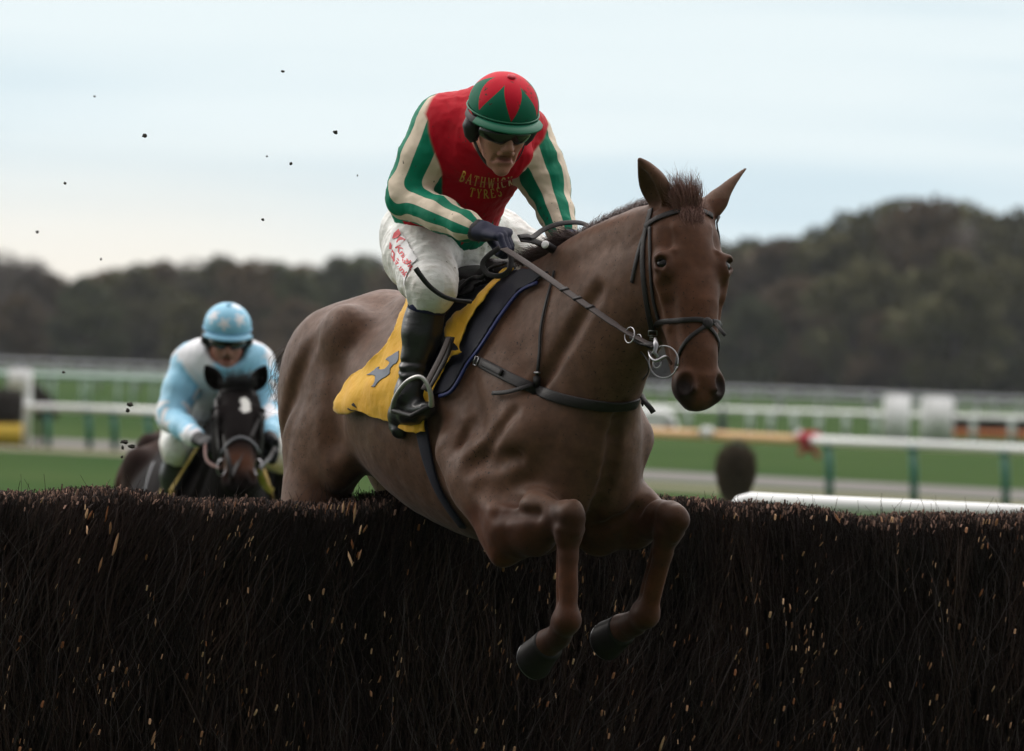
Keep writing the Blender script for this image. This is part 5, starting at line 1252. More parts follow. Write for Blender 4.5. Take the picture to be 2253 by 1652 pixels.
def make_rider(J, h, label, group, mats, headinfo):
    pj = J; ps = [Vector(p) for p in J['torso']]                     # pelvis, waist, chest, neck base
    lat = Vector(J['lat']).normalized()                              # the rider's right
    back = Vector(J['back']).normalized()
    F_, U, Rr = frame3(*headinfo['dir']); C = Vector(headinfo['c'])
    allp = ps + [C] + [Vector(x) for s in 'RL' for x in J['arm' + s] + J['leg' + s]]
    # --- the body, one continuous mesh
    lo, hi = bbox(allp, .24); f = Field(lo, hi, h)
    f.echain([ps[0], ps[1], ps[2], ps[3]], lat, [(.135, .10), (.125, .09), (.155, .105), (.09, .06)], k=.04)
    f.seg(ps[3], C - U * .06 - F_ * .05, .052, .050, k=.03)
    Hf = head_prims(f, C, F_, U, Rr)
    for s in 'RL':
        a = [Vector(x) for x in J['arm' + s]]; l = [Vector(x) for x in J['leg' + s]]
        f.seg(ps[3].lerp(ps[2], .25), a[0], .06, .055, k=.04)
        f.seg(a[0], a[1], .050, .042, k=.03); f.seg(a[1], a[2], .040, .026, k=.02)
        f.seg(a[2], a[2].lerp(a[3], .3), .018, .008, k=.005)
        f.seg(ps[0], l[0], .11, .10, k=.04); f.seg(l[0], l[1], .085, .058, k=.03); f.seg(l[1], l[2], .055, .036, k=.02);  f.seg(l[3], l[4], .024, .02, k=.01); f.seg(l[2], l[3], .030, .022, k=.01)
    V, Q = f.mesh(); del f
    body = npmesh('person', V, Q, mats['skin'], attrs=dict(lip=np.exp(-(np.linalg.norm(V - np.array(Hf(.092, -.077, 0)), axis=1) / .016) ** 2)))
    tag(body, label, 'person', group)
    # --- jersey: trunk and sleeves
    jp = J['jersey']; lo, hi = bbox([p for p, _ in jp] + [Vector(x) for s in 'RL' for x in J['arm' + s][:3]], .22)
    f = Field(lo, hi, h); g = Field(lo, hi, h)
    f.echain([Vector(p) for p, _ in jp], lat, [r for _, r in jp], k=.05)
    for s in 'RL':
        a = [Vector(x) for x in J['arm' + s]]; f.ell(ps[3].lerp(a[0], .65) + (ps[2] - ps[3]) * .12, (.10, .09, .09), k=.06)
    tv = f.g.copy()
    for s in 'RL':
        a = [Vector(x) for x in J['arm' + s]]; w = J.get('slv', 1.0); e = a[1]
        f.chain([a[0], a[0].lerp(a[1], .5), a[1]], [.080 * w, .076 * w, .066 * w], k=.04)
        cf = a[2] + (a[1] - a[2]).normalized() * .012
        f.chain([e, e.lerp(cf, .5), cf.lerp(e, .10), cf], [.060 * w, .053 * w, .043 * w, .037 * w], k=.025)
        # bagging at the elbow and crease rings
        f.ell(e.lerp(a[0], .12) - (a[2] - e).normalized() * .012, (.072 * w,) * 3, k=.03)
        for tt, rr in ((.30, .004), (.62, .005), (.86, .004)):
            c0 = a[0].lerp(a[1], tt); ax_ = (a[1] - a[0]).normalized(); o1 = ax_.orthogonal(); o1.rotate(Matrix.Rotation(tt * 7, 3, ax_)); o2 = ax_.cross(o1)
            rad = (.080 + (.066 - .080) * tt) * w
            q = [c0 + (o1 * math.cos(t) + o2 * math.sin(t)) * (rad + .003) + ax_ * .02 * math.sin(t * 1.5) for t in np.linspace(0, 2.6, 7)]
            f.chain(q, [rr * .3, rr, rr, rr * 1.2, rr, rr, rr * .3], k=.02, op='s')
    # collar round the neck, hollow at the top
    nk = (C - U * .06 - F_ * .02 - ps[3]); nn = nk.normalized()
    f.seg(ps[3] - nn * .02, ps[3] + nk * .70, .092, .068, k=.05)
    f.ell(J['bib'], (.115, .06, .085), k=.06)
    f.seg(C - U * .05 - F_ * .02, C + F_ * .05 - U * .02, .075, .10, k=.02, op='s')
    V, Q = f.mesh()
    N = vnormals(V, Q)
    gq = np.clip((V - f.lo) / h, 0, np.array(f.n) - 1.001); ij = gq.astype(int); fr_ = gq - ij; dt = 0
    for a in (0, 1):
        for b in (0, 1):
            for c in (0, 1): dt = dt + (fr_[:, 0] if a else 1 - fr_[:, 0]) * (fr_[:, 1] if b else 1 - fr_[:, 1]) * (fr_[:, 2] if c else 1 - fr_[:, 2]) * tv[ij[:, 0] + a, ij[:, 1] + b, ij[:, 2] + c]
    del f, tv, g
    tr, ar, dr = limb_coords(V, J['armR'][:3], back); tl, al, dl_ = limb_coords(V, J['armL'][:3], back)
    right = dr < dl_; dA = np.where(right, dr, dl_); ang = np.where(right[:, None], ar, al); tA = np.where(right, tr, tl)
    slv = dt - (dA - .074) + .024 - np.maximum(0, .02 - tA) * .5          # > 0 on the sleeves
    slv = np.clip(slv * 8, -1, 1)
    tors = np.stack([(V - np.array(ps[1])) @ np.array(lat), (V - np.array(ps[1])) @ np.array((ps[2] - ps[1]).normalized()), (V - np.array(ps[1])) @ np.array(back)], 1)
    N = vnormals(V, Q); V = folds(V, N, 11, .0036, 9, (ps[2] - ps[1])); V = folds(V, N, 15, .0020, 22, lat)
    at = dict(slv=slv, ang=np.concatenate([ang, tA[:, None]], 1), tors=tors)
    if J.get('stars'):
        k = np.random.default_rng(J['stars']); ii = k.choice(len(V), 46); at['star'] = star_mask(V, V[ii], N[ii], .075)
    jer = npmesh('jersey', V, Q, mats['jersey'], body, attrs=at)
    out = dict(body=body, jersey=(V, Q, jer), Hf=Hf)
    # --- breeches
    lo, hi = bbox([ps[0], ps[1]] + [Vector(x) for s in 'RL' for x in J['leg' + s][:2]], .22); f = Field(lo, hi, h)
    f.echain([ps[0] - (ps[1] - ps[0]) * .25, ps[0], ps[0].lerp(ps[1], .6)], lat, [(.13, .11), (.165, .135), (.15, .115)], k=.04)
    for s in 'RL':
        l = [Vector(x) for x in J['leg' + s]]; kd = (l[2] - l[1]).normalized()
        f.chain([ps[0].lerp(l[0], .8), l[0].lerp(l[1], .35), l[0].lerp(l[1], .8), l[1]], [.125, .102, .080, .068], k=.04)
        f.ell(l[1] - kd * .0, (.068,) * 3, k=.03); f.seg(l[1], l[1] + kd * .04, .064, .056, k=.02)
    V, Q = f.mesh(); N = vnormals(V, Q); del f
    V = folds(V, N, 21, .0065, 9, (Vector(J['legR'][1]) - Vector(J['legR'][0]))); V = folds(V, N, 24, .0022, 26)
    br = npmesh('breeches', V, Q, mats['breeches'], body); out['breeches'] = (V, Q, br)
    # --- boots
    for s in 'RL':
        l = [Vector(x) for x in J['leg' + s]]; kd = (l[2] - l[1]).normalized(); lo, hi = bbox(l[1:], .12); f = Field(lo, hi, min(h, .004) if h < .006 else h)
        top = l[1] + kd * .045
        f.chain([top, l[1].lerp(l[2], .45), l[1].lerp(l[2], .80), l[2]], [.053, .055, .046, .042], k=.015)
        f.ell(l[1].lerp(l[2], .38) + J['cal' + s] * .016, (.054, .054, .08), k=.03)
        heel, toe = l[3], l[4]; fd = (toe - heel).normalized(); sd = fd.cross(kd).normalized(); m_ = heel.lerp(toe, .45)
        f.seg(l[2], heel.lerp(l[2], .25), .044, .038, k=.02); f.seg(l[2] + kd * .01, heel.lerp(toe, .62), .042, .034, k=.02)
        f.eseg(heel, m_, sd, (.033, .034), (.035, .032), k=.02); f.eseg(m_, toe, sd, (.042, .032), (.030, .024), k=.02)
        for tt in (.72, .80, .88):      # ankle creases
            c = l[1].lerp(l[2], tt); o = kd.orthogonal().normalized(); o2 = kd.cross(o)
            q = [c + (o * math.cos(t) + o2 * math.sin(t)) * .052 + kd * .008 * math.sin(2 * t + tt * 9) for t in np.linspace(0, 6.28, 11)]; f.chain(q, [.0035] * 11, k=.012, op='s')
        sn = fd.cross(sd).normalized(); sn = -sn if sn.dot(kd) < 0 else sn
        f.seg(heel + sn * .026, heel + sn * .040 + fd * .01, .029, .027, k=.006)
        V, Q = f.mesh(); N = vnormals(V, Q); V = V + N * (noise3(V, 14, 5) * .0022 + noise3(V, 40, 7) * .0008)[:, None]; del f
        bo = npmesh('boot', V, Q, mats['boot'], body)
        mb = MB(); c0 = l[1] + kd * .030; c1 = l[1] + kd * .072; mb.tube([c0, c0 + kd * .004, c1, c1 + kd * .003], [.055, .0600, .0585, .054], 28, cap=False); mb.build('boot_cuff', mats['cuff'], bo)
        out['boot' + s] = bo
    # --- gloves
    for s in 'RL':
        a = [Vector(x) for x in J['arm' + s]]; lo, hi = bbox(a[2:] , .11); f = Field(lo, hi, .003 if h < .006 else .006)
        hand(f, a[2], a[3], J['spread' + s], J['palm' + s], sc=1.12); V, Q = f.mesh(); del f
        gl = npmesh('glove', V, Q, mats['glove'], body); ax_ = (a[3] - a[2]).normalized()
        mb = MB(); mb.tube([a[2] - ax_ * .012, a[2] - ax_ * .008, a[2] + ax_ * .018, a[2] + ax_ * .022], [.030, .0335, .033, .030], 20); mb.build('wrist_band', mats['band'], gl)
        out['glove' + s] = gl
    # --- helmet with cap, peak, goggles
    def dome(rs, lo_t, hi_t, name, mat, parent, thick=0, n1=26, n2=56, tilt=0.0, squash=(1.14, 1.07, 1.02)):
        V = []; F = []; D_ = []
        for i in range(n1 + 1):
            th = lo_t + (hi_t - lo_t) * i / n1
            for k in range(n2):
                ph = 2 * math.pi * k / n2; d = Vector((math.sin(th) * math.cos(ph), math.sin(th) * math.sin(ph), math.cos(th)))
                lowr = 1 + .05 * max(0, math.cos(th * 2 - 2.6)) ; wob = 1 + .006 * math.sin(ph * 5 + th * 4) * math.sin(th)
                p = C + U * .056 + (F_ * d.x * squash[0] + Rr * d.y * squash[1] * -1 + U * d.z * squash[2]) * rs * wob
                V.append(p); D_.append(d)
        for i in range(n1):
            for k in range(n2): F.append((i * n2 + k, (i + 1) * n2 + k, (i + 1) * n2 + (k + 1) % n2, i * n2 + (k + 1) % n2))
        F.append(tuple(n1 * n2 + k for k in range(n2))[::-1])
        at = dict(hd=np.array([list(d) for d in D_]))
        if J.get('stars'):
            k = np.random.default_rng(5); cen = [C + U * .056 + (F_ * d[0] * 1.12 - Rr * d[1] * 1.02 + U * d[2] * .98) * rs for d in J['hstars']]
            at['star'] = star_mask(np.array([list(v) for v in V]), [list(c) for c in cen], [list(c - C) for c in cen], .030)
        return npmesh(name, V, F, mat, parent, attrs=at)
    hl = dome(.098, .02, R(98), 'helmet_cap', mats['cap'], body)
    dome(.0925, R(94), R(112), 'helmet_shell', mats['band'], hl, squash=(1.12, 1.08, .93), n1=6)
    mb = MB(); pts = []; n_ = 17; V = []; F = []
    for i in range(n_):                      # the peak
        ph = R(-62) + R(124) * i / (n_ - 1); ext = .027 * math.cos(ph) ** .8 + .004
        for rr, zz in ((.096, -.004), (.096 + ext * .5, -.010), (.096 + ext, -.020), (.096 + ext, -.025), (.094, -.014)):
            V.append(C + U * (.044 + zz) + F_ * (math.cos(ph) * rr * 1.11) + Rr * (math.sin(ph) * rr * 1.09))
    for i in range(n_ - 1):
        for k in range(5): F.append((i * 5 + k, i * 5 + (k + 1) % 5, (i + 1) * 5 + (k + 1) % 5, (i + 1) * 5 + k))
    npmesh('helmet_peak', V, F, mats['peak'], hl)
    mb = MB(); q = [C + U * .046 + (F_ * math.cos(t) * 1.12 + Rr * math.sin(t) * 1.08) * .0995 - U * .003 for t in np.linspace(0, 2 * math.pi, 49)]; mb.tube(q, .0028, 6, cap=False); mb.build('helmet_tie', mats['peak'], hl)
    bt = C + U * .056 + (F_ * .20 + U * .975) * .1025; mb = MB(); mb.tube([bt - U * .004, bt + (F_ * .2 + U * .975) * .003, bt + (F_ * .2 + U * .975) * .005], [.013, .0125, .006], 16); mb.build('cap_button', mats['button'], hl)
    # ear cover and chin strap
    for s in (-1, 1):
        mb = MB(); mb.tube([Hf(.005, .010, .088 * s), Hf(.003, -.012, .089 * s), Hf(.004, -.040, .084 * s), Hf(.012, -.058, .077 * s)], [.024, .029, .023, .012], 12); mb.build('ear_cover', mats['band'], hl)
    mb = MB(); q = [Hf(.012, -.045, .081), Hf(.040, -.085, .062), Hf(.052, -.118, .030), Hf(.056, -.126, 0), Hf(.052, -.118, -.030), Hf(.040, -.085, -.062), Hf(.012, -.045, -.081)]
    q = spline(q, 24); mb.strap(q, [(p - Hf(0, -.04, 0)) for p in q], .014, .003); mb.build('chin_strap', mats['band'], hl)
    # goggles: a band curving around the eyes, and the strap around the cap
    V = []; F = []; n_ = 25
    for i in range(n_):
        t = i / (n_ - 1) * 2 - 1; ph = t * R(66); nose = math.exp(-(t / .13) ** 2)
        for dz, rr in ((.026, .000), (.018, .011), (.0, .015), (-.018, .011), (-.028, .000)):
            zz = -.007 + dz * (1 - .25 * abs(t) ** 3) + (nose * .012 if dz < 0 else 0)
            V.append(Hf(math.cos(ph) * (.096 + rr), zz, math.sin(ph) * (.078 + rr)))
    for i in range(n_ - 1):
        for k in range(4): F.append((i * 5 + k, (i + 1) * 5 + k, (i + 1) * 5 + k + 1, i * 5 + k + 1))
    m = bpy.data.meshes; go = npmesh('goggles', V, F, mats['goggle'], body); go.modifiers.new('thickness', 'SOLIDIFY').thickness = .004
    mb = MB(); q = [C + U * .020 + (F_ * math.cos(t) * 1.12 + Rr * math.sin(t) * 1.08) * .0965 for t in np.linspace(R(58), R(302), 40)]; mb.strap(q, [p - C for p in q], .022, .003); mb.build('goggle_strap', mats['band'], go)
    return out

def flat(name, c, rough=.6, **kw): return simple(name, c, rough, .12, 30, **kw)
def silk(m): m.b.inputs['Roughness'].default_value = .42; m.b.inputs['Sheen Weight'].default_value = .25
# ---------------------------------------------------------------- the leading rider
def skin_mat():
    m = Mat('skin', (.42, .24, .19), .5, .4); v = m.coord(); n = m.noise(v, 60, 4, .6); l = m.attr('lip').outputs['Fac']
    c = m.mix(n, (.40, .165, .12), (.52, .26, .20)); c = m.mix(m.math('MULTIPLY', l, .9), c, (.10, .02, .018))
    d = m.noise(v, 240, 2, .5); c = m.mix(m.step(d, .68, .72), c, (.06, .045, .035)); m.color(c); m.b.inputs['Subsurface Weight'].default_value = .08; m.b.inputs['Subsurface Radius'].default_value = (.01, .004, .002)
    return m.m
def mud(m, c, v, amt=.66, col=(.05, .04, .03), scale=85):
    """sparse mud splashes over cloth"""
    a = m.noise(v, scale, 3, .55); b = m.noise(v, 7, 2, .5); s = m.math('ADD', a, m.math('MULTIPLY', m.math('SUBTRACT', b, .5), .25))
    return m.mix(m.step(s, amt, amt + .035), c, col)
SKIN = skin_mat()
def jersey1():
    m = Mat('racing_silks', (.5, .02, .04), .60, .12); v = m.coord()
    A = m.attr('ang'); sp = m.N('ShaderNodeSeparateXYZ'); m.L(A.outputs['Vector'], sp.inputs[0]); S = m.attr('slv').outputs['Fac']
    T = m.N('ShaderNodeSeparateXYZ'); m.L(m.attr('tors').outputs['Vector'], T.inputs[0])
    an = m.math('ARCTAN2', sp.outputs[1], sp.outputs[0]); st = m.math('SINE', m.math('MULTIPLY_ADD', an, 5.0, 1.3))
    green, cream, red = (.002, .19, .11), (.70, .60, .48), (.46, .003, .016)
    sl = m.mix(m.step(st, .02, .08), green, cream)
    # trunk: red with jagged green hem and side
    ta = m.math('ARCTAN2', T.outputs[2], T.outputs[0]); zig = m.math('PINGPONG', m.math('MULTIPLY', ta, 1.0), .38)
    e = m.math('SUBTRACT', m.math('ADD', m.math('MULTIPLY', zig, .22), -.035), T.outputs[1])
    body = m.mix(m.step(e, 0, .003), red, green)
    e2 = m.math('SUBTRACT', m.math('ABSOLUTE', T.outputs[0]), m.math('MULTIPLY_ADD', m.math('PINGPONG', m.math('MULTIPLY', T.outputs[1], 1.0), .04), .9, .158))
    low = m.step(T.outputs[1], .115, .095); body = m.mix(m.math('MULTIPLY', m.step(e2, 0, .003), low), body, green)
    c = m.mix(m.step(S, .10, .16), body, sl)
    n = m.noise(v, 5, 4, .6); c = m.mix(m.math('MULTIPLY', m.step(n, .50, .85), .35), c, m.mix(.6, c, (.16, .12, .08)))
    c = mud(m, c, v, .69); m.color(c); m.bump(m.noise(m.coord('Object', (30, 30, 12)), 1.0, 3, .5), .22, .012); m.bump(m.noise(v, 900, 2, .5), .08, .001); return m.m
def cap1():
    m = Mat('cap_silk', (.01, .2, .1), .60, .15); sp = m.N('ShaderNodeSeparateXYZ'); m.L(m.attr('hd').outputs['Vector'], sp.inputs[0])
    # tilt the star's centre a little forward
    th = m.math('ARCCOSINE', m.math('ADD', m.math('MULTIPLY', sp.outputs[2], .985), m.math('MULTIPLY', sp.outputs[0], .17)))
    an = m.math('ARCTAN2', m.math('SUBTRACT', sp.outputs[1], -.02), m.math('SUBTRACT', sp.outputs[0], .16)); z = m.math('PINGPONG', m.math('ADD', an, R(5)), R(33))
    e = m.math('SUBTRACT', m.math('MULTIPLY_ADD', z, -1.85, 1.50), th)
    c = m.mix(m.step(e, 0, .01), (.004, .13, .075), (.55, .005, .025)); v = m.coord(); c = mud(m, c, v, .66, scale=70); m.color(c)
    m.bump(m.noise(v, 14, 3, .5), .25, .01); return m.m
def breech():
    m = Mat('white_breeches', (.7, .7, .68), .6, .35); v = m.coord(); n = m.noise(v, 6, 4, .65); n2 = m.noise(v, 45, 4, .6)
    c = m.mix(m.step(n, .45, .8), (.86, .87, .86), (.56, .52, .46)); c = m.mix(m.step(n2, .55, 1.0), c, (.34, .29, .24)); m.color(mud(m, c, v, .70, (.20, .17, .13))); m.bump(n2, .2, .004); m.bump(m.noise(m.coord('Object', (26, 26, 60)), 1.0, 3, .5), .30, .012); return m.m
def boot():
    m = Mat('black_leather', (.012, .013, .016), .28, .5, coat=.25); v = m.coord(); n = m.noise(v, 20, 4, .6); m.color(m.mix(n, (.008, .009, .011), (.022, .022, .026))); m.rough(m.math('MULTIPLY_ADD', n, .35, .18)); m.bump(m.noise(m.coord('Object', (20, 20, 50)), 1, 3, .5), .25, .010); return m.m
BLACK = flat('black_webbing', (.010, .010, .013), .55)
RM = dict(skin=SKIN, jersey=jersey1(), cap=cap1(), breeches=breech(), boot=boot(), cuff=flat('navy_cuff', (.008, .012, .07), .6), glove=flat('navy_glove', (.007, .010, .040), .7, bump=.2), band=BLACK,
    peak=flat('green_peak', (.008, .15, .085), .5), button=flat('red_button', (.5, .01, .035)), goggle=simple('goggle_lens', (.008, .008, .010), .12, .1, 10, coat=.6))
q = HF
RJ = dict(bib=P(1085, 338, 19.86),
    torso=[P(985, 530, 20.26), P(985, 440, 20.14), P(1062, 318, 19.98), P(1080, 262, 19.88)],
    lat=HF.M @ Vector((0.25, -1, 0)), back=(0.2, .75, .6),
    jersey=[(P(990, 485, 20.20), (.155, .125)), (P(985, 435, 20.14), (.175, .14)), (P(1025, 360, 20.05), (.175, .14)), (P(1060, 300, 19.97), (.165, .115)), (P(1076, 262, 19.92), (.125, .08))],
    armR=[P(965, 268, 19.95), P(898, 440, 19.93), P(1046, 506, 19.66), P(1108, 516, 19.60)],
    armL=[P(1155, 300, 20.02), P(1205, 420, 19.98), P(1240, 520, 19.86), P(1285, 545, 19.80)],
    legR=[P(912, 520, 20.22), P(948, 632, 19.84), P(902, 862, 19.88), P(876, 918, 19.97), P(940, 900, 19.80)],
    slv=.93,
    legL=[P(1050, 520, 20.38), HF.w(HF.Q(1175, 580, .25)), HF.w(HF.Q(1110, 800, .36)), HF.w(HF.Q(1085, 870, .36)), HF.w(HF.Q(1150, 850, .36))],
    spreadR=(P(1098, 535, 19.50) - P(1128, 508, 19.66)), palmR=(.25, -.15, -1), spreadL=Vector((-.4, -.4, -.6)), palmL=(.2, .3, -1),
    calR=Vector((-.3, .7, 0)), calL=Vector((.3, .7, 0)))
RI1 = make_rider(RJ, .0045, 'leading rider in red, green and cream silks crouched over the chestnut horse', 'riders', RM,
    dict(c=P(1101, 271, 19.66), dir=((.30, -.85, -.38), (.14, -.38, .92))))
# --- writing on the leading rider, whip
def bvh_of(V, Q): return BVHTree.FromPolygons([tuple(map(float, v)) for v in V], [tuple(map(int, q)) for q in Q])
BJ = bvh_of(*RI1['jersey'][:2]); BB = bvh_of(*RI1['breeches'][:2])
M_GOLD = simple('gold_print', (.62, .42, .06), .5, .1, 60); M_REDP = simple('red_print', (.62, .012, .03), .5, .1, 60); M_PATCH = simple('white_patch', (.80, .80, .82), .6, .05, 60)
def lay_text(name, polys, w, p0, p1, hgt, arc, bv, mat, parent, ital=0.0, off=.001):
    """text from p0 to p1 (photo columns, rows), letters hgt high, sagging by arc"""
    out = []; ex = Vector((p1[0] - p0[0], p1[1] - p0[1])); L = ex.length; ex /= L; ey = Vector((ex.y, -ex.x))
    for pg in polys:
        q = []
        for x, y in pg:
            s = x / w; a = p0[0] + ex.x * L * s, p0[1] + ex.y * L * s; sag = arc * 4 * s * (1 - s); sl = arc * 4 * (1 - 2 * s) / L
            e2 = Vector((ey.x - ex.x * 0 + sl * ex.x * 0, ey.y)); q.append((a[0] + e2.x * y * hgt - ey.x * sag + ex.x * (ital * y * hgt + sl * y * hgt), a[1] + e2.y * y * hgt - ey.y * sag + ex.y * (ital * y * hgt + sl * y * hgt)))
        out.append(q)
    return lay_polys(name, bv, out, mat, parent, off)
pg, w = letters_mesh('BATHWICK', 1); lay_text('lettering', pg, w, (1009, 397), (1131, 411), 22, 9, BJ, M_GOLD, RI1['jersey'][2], .0)
pg, w = letters_mesh('TYRES', 1); lay_text('lettering', pg, w, (1030, 431), (1105, 430), 19, 6, BJ, M_GOLD, RI1['jersey'][2], .0)
bp = sheet('sponsor_patch', BB, [(865, 497), (888, 512), (905, 540), (924, 572), (908, 588), (899, 612), (893, 640), (880, 600), (866, 580), (855, 545), (858, 520)], M_PATCH, RI1['breeches'][2], .004, 0, 4, .0012)
BP = BVHTree.FromPolygons([Vector(v.co) + bp.location for v in bp.data.vertices], [tuple(p.vertices) for p in bp.data.polygons])
pg, w = font_polys('Knight', .025); lay_text('lettering', pg, w, (868, 543), (903, 595), 18, 0, BP, M_REDP, bp, off=.001)
pg, w = font_polys('Frank', .025); lay_text('lettering', pg, w, (863, 571), (891, 612), 16, 0, BP, M_REDP, bp, off=.001)
kv = lambda pg: [(809.7 + .3151 * x, 115.7 + .3151 * y) for x, y in pg]
lay_polys('emblem', BP, [kv([(212, 1228), (228, 1262), (200, 1292), (165, 1300), (178, 1260)]), kv([(218, 1280), (262, 1302), (232, 1330), (200, 1352), (196, 1315)]), kv([(150, 1320), (165, 1345), (160, 1375), (145, 1370)]), kv([(165, 1370), (185, 1400), (182, 1440), (200, 1475), (178, 1462), (158, 1420)])], M_REDP, bp, .001)
# whip: the handle held in the far hand, its flap ending by the near knee
wh = tag(empty('whip', P(1215, 546, 19.66)), 'black riding whip held across the neck, with a white capped handle', 'whip')
a, b = P(1199, 538, 19.60), P(1246, 567, 19.72)
mb = MB(); mb.tube([a, a.lerp(b, .1), a.lerp(b, .5), b, P(1275, 580, 19.78)], [.0125, .0135, .013, .011, .006], 14); mb.build('handle', BLACK, wh)
d_ = (a - b).normalized(); mb = MB(); mb.tube([a - d_ * .0005, a + d_ * .003, a + d_ * .0045], [.0125, .0115, .006], 14); mb.build('handle_cap', M_PATCH, wh)
w2 = spline([P(914, 590, 19.62), P(925, 606, 19.62), P(945, 630, 19.63), P(972, 650, 19.64), P(1000, 660, 19.66), P(1035, 664, 19.72)], 30)
w2t = tag(empty('whip', w2[0]), 'slim curved black whip end pointing up across the near white thigh', 'whip')
mb = MB(); mb.tube(w2, list(np.linspace(.0085, .006, 30)), 10); mb.build('shaft', BLACK, w2t)
# ---------------------------------------------------------------- the following horse and rider, and a third pair behind them
H2F = Frame(P(470, 950, 29.8), R(14))
p2 = H2F.l(P(522, 852, 28.95))
J2 = dict(lo=(-1.65, -.42, -1.78), hi=(1.30, .42, .40),
    trunk=J1['trunk'], neck=[((.14, 0, -.36), (.17, .30)), ((.32, 0, -.24), (.13, .265)), ((.48, 0, -.11), (.10, .205)), ((.63, 0, -.02), (.085, .155)), ((.76, p2.y * .8, .05), (.07, .115))],
    crest=[(-.02, 0, -.055), (.15, 0, -.01), (.34, 0, .05), (.54, 0, .10), (.74, p2.y * .8, .13)],
    fr=dict(elbow=(.10, -.20, -.78), knee=(.42, -.17, -.86), fetlock=(.50, -.16, -1.16), pastern=(.50, -.16, -1.24), hoof=(.56, -.16, -1.32)),
    fl=dict(elbow=(.10, .20, -.78), knee=(.30, .18, -1.08), fetlock=(.12, .17, -1.36), pastern=(.06, .17, -1.40), hoof=(.0, .17, -1.42)),
    hind=[(-.82, .19, -.72), (-1.12, .15, -1.02), (-.95, .14, -1.34), (-.88, .14, -1.48), (-.84, .14, -1.56)])
f2 = horse_body(H2F, J2, .010)
H2, m2_, n2_, c2_ = horse_head(f2, p2, H2F.dl((.07, -.66, -.74)), H2F.dl((.03, -.74, .66)))
horse_ear(f2, H2F.l(P(480, 850, 28.95)), H2F.l(P(450, 803, 28.92)), H2F.dl((-.3, -.9, .1)), .040)
horse_ear(f2, H2F.l(P(562, 850, 28.95)), H2F.l(P(586, 804, 28.92)), H2F.dl((.3, -.9, .1)), .040)
V2, Q2 = f2.mesh(); del f2
hl = V2 - np.array(p2, dtype=np.float32); a_ = hl @ np.array(m2_); b_ = hl @ np.array(n2_); c_ = hl @ np.array(c2_); on = (np.abs(b_) < .25) & (np.abs(c_) < .16) & (a_ > -.02)
star = ((c_ > -.062) & (c_ < .010) & (b_ > 0) & on).astype(float) * ((((a_ - .165) / .048) ** 2 + ((c_ + .028) / .026) ** 2 < 1) & ~((((a_ - .17) / .022) ** 2 + ((c_ - .004) / .020) ** 2) < 1))
def coat2():
    m = Mat('dark_bay_coat', (.02, .014, .014), .7, .04, sheen=.0); v = m.coord(); n = m.noise(v, 4, 4)
    c = m.mix(n, (.004, .0035, .004), (.011, .008, .008)); c = m.mix(m.attr('red').outputs['Fac'], c, (.070, .030, .018)); m.color(m.mix(m.attr('star').outputs['Fac'], c, (.72, .72, .70))); return m.m
horse2 = npmesh('horse', H2F.wa(V2), Q2, coat2(), attrs=dict(star=star, red=np.clip(on * np.exp(-((a_ - .47) / .06) ** 2) * (b_ > -.02) + sstep(-V2[:, 0], .5, 1.0) * .5, 0, 1)))
tag(horse2, 'dark bay racehorse with a white star, following and half hidden by the fence', 'horse', 'racehorses')
BV2 = BVHTree.FromPolygons([tuple(map(float, v)) for v in H2F.wa(V2)], [tuple(map(int, q)) for q in Q2])
for k, sd in (('fr', -1), ('fl', 1)): hoof_mesh(H2F, J2[k]['pastern'], J2[k]['hoof'], (.5, 0, -1) if sd < 0 else (-.6, 0, -.6), bpy.data.materials['hoof_horn'], horse2, None)
for sd in (-1, 1):
    hp, hh = [Vector((q[0], q[1] * sd, q[2])) for q in J2['hind'][3:]]; hoof_mesh(H2F, hp, hh, (.6, 0, -.8), bpy.data.materials['hoof_horn'], horse2, None)
for s in (1, -1):
    mb = MB(); c = H2F.w(H2(.190, .032, .088 * s)); bm = bmesh.new(); bmesh.ops.create_uvsphere(bm, u_segments=14, v_segments=10, radius=.020); mb.add([c + v.co for v in bm.verts], [[v.index for v in f.verts] for f in bm.faces]); bm.free(); mb.build('eye', M_EYE, horse2)
BLKH = simple('black_mane', (.008, .007, .008), .6, .3, 100)
Rt = [H2F.w(Vector(c) + Vector((0, 0, .03))) for c in spline(J2['crest'], 20)]
strand_hair('mane', Rt, [p + Vector((.05, .03, .03)) for p in Rt], BLKH, horse2, 1200, .0022, .15, .02)
strand_hair('forelock', [P(500 + 4 * i, 856, 28.90) for i in range(12)], [P(494 + 5.6 * i, 829 + 3 * (i % 2), 28.86) for i in range(12)], BLKH, horse2, 500, .0022, .15, .02)
tp = [H2F.w((-1.17, .0, -.28)), H2F.w((-1.30, .01, -.34)), H2F.w((-1.42, .0, -.6)), H2F.w((-1.45, -.01, -1.0))]
mb = MB(); mb.tube(spline(tp, 14), list(np.linspace(.035, .05, 10)) + [.04, .03, .02, .01], 8); mb.build('tail', M_HAIR, horse2)
b2 = empty('bridle', H2F.w(H2(.2, 0, 0))); place(b2, horse2)
M_GREYL = simple('grey_leather', (.045, .052, .065), .45, .2, 60); M_YTAPE = simple('yellow_tape', (.42, .29, .05), .6, .2, 60); M_ORR = simple('orange_rein', (.12, .035, .025), .6, .2, 60)
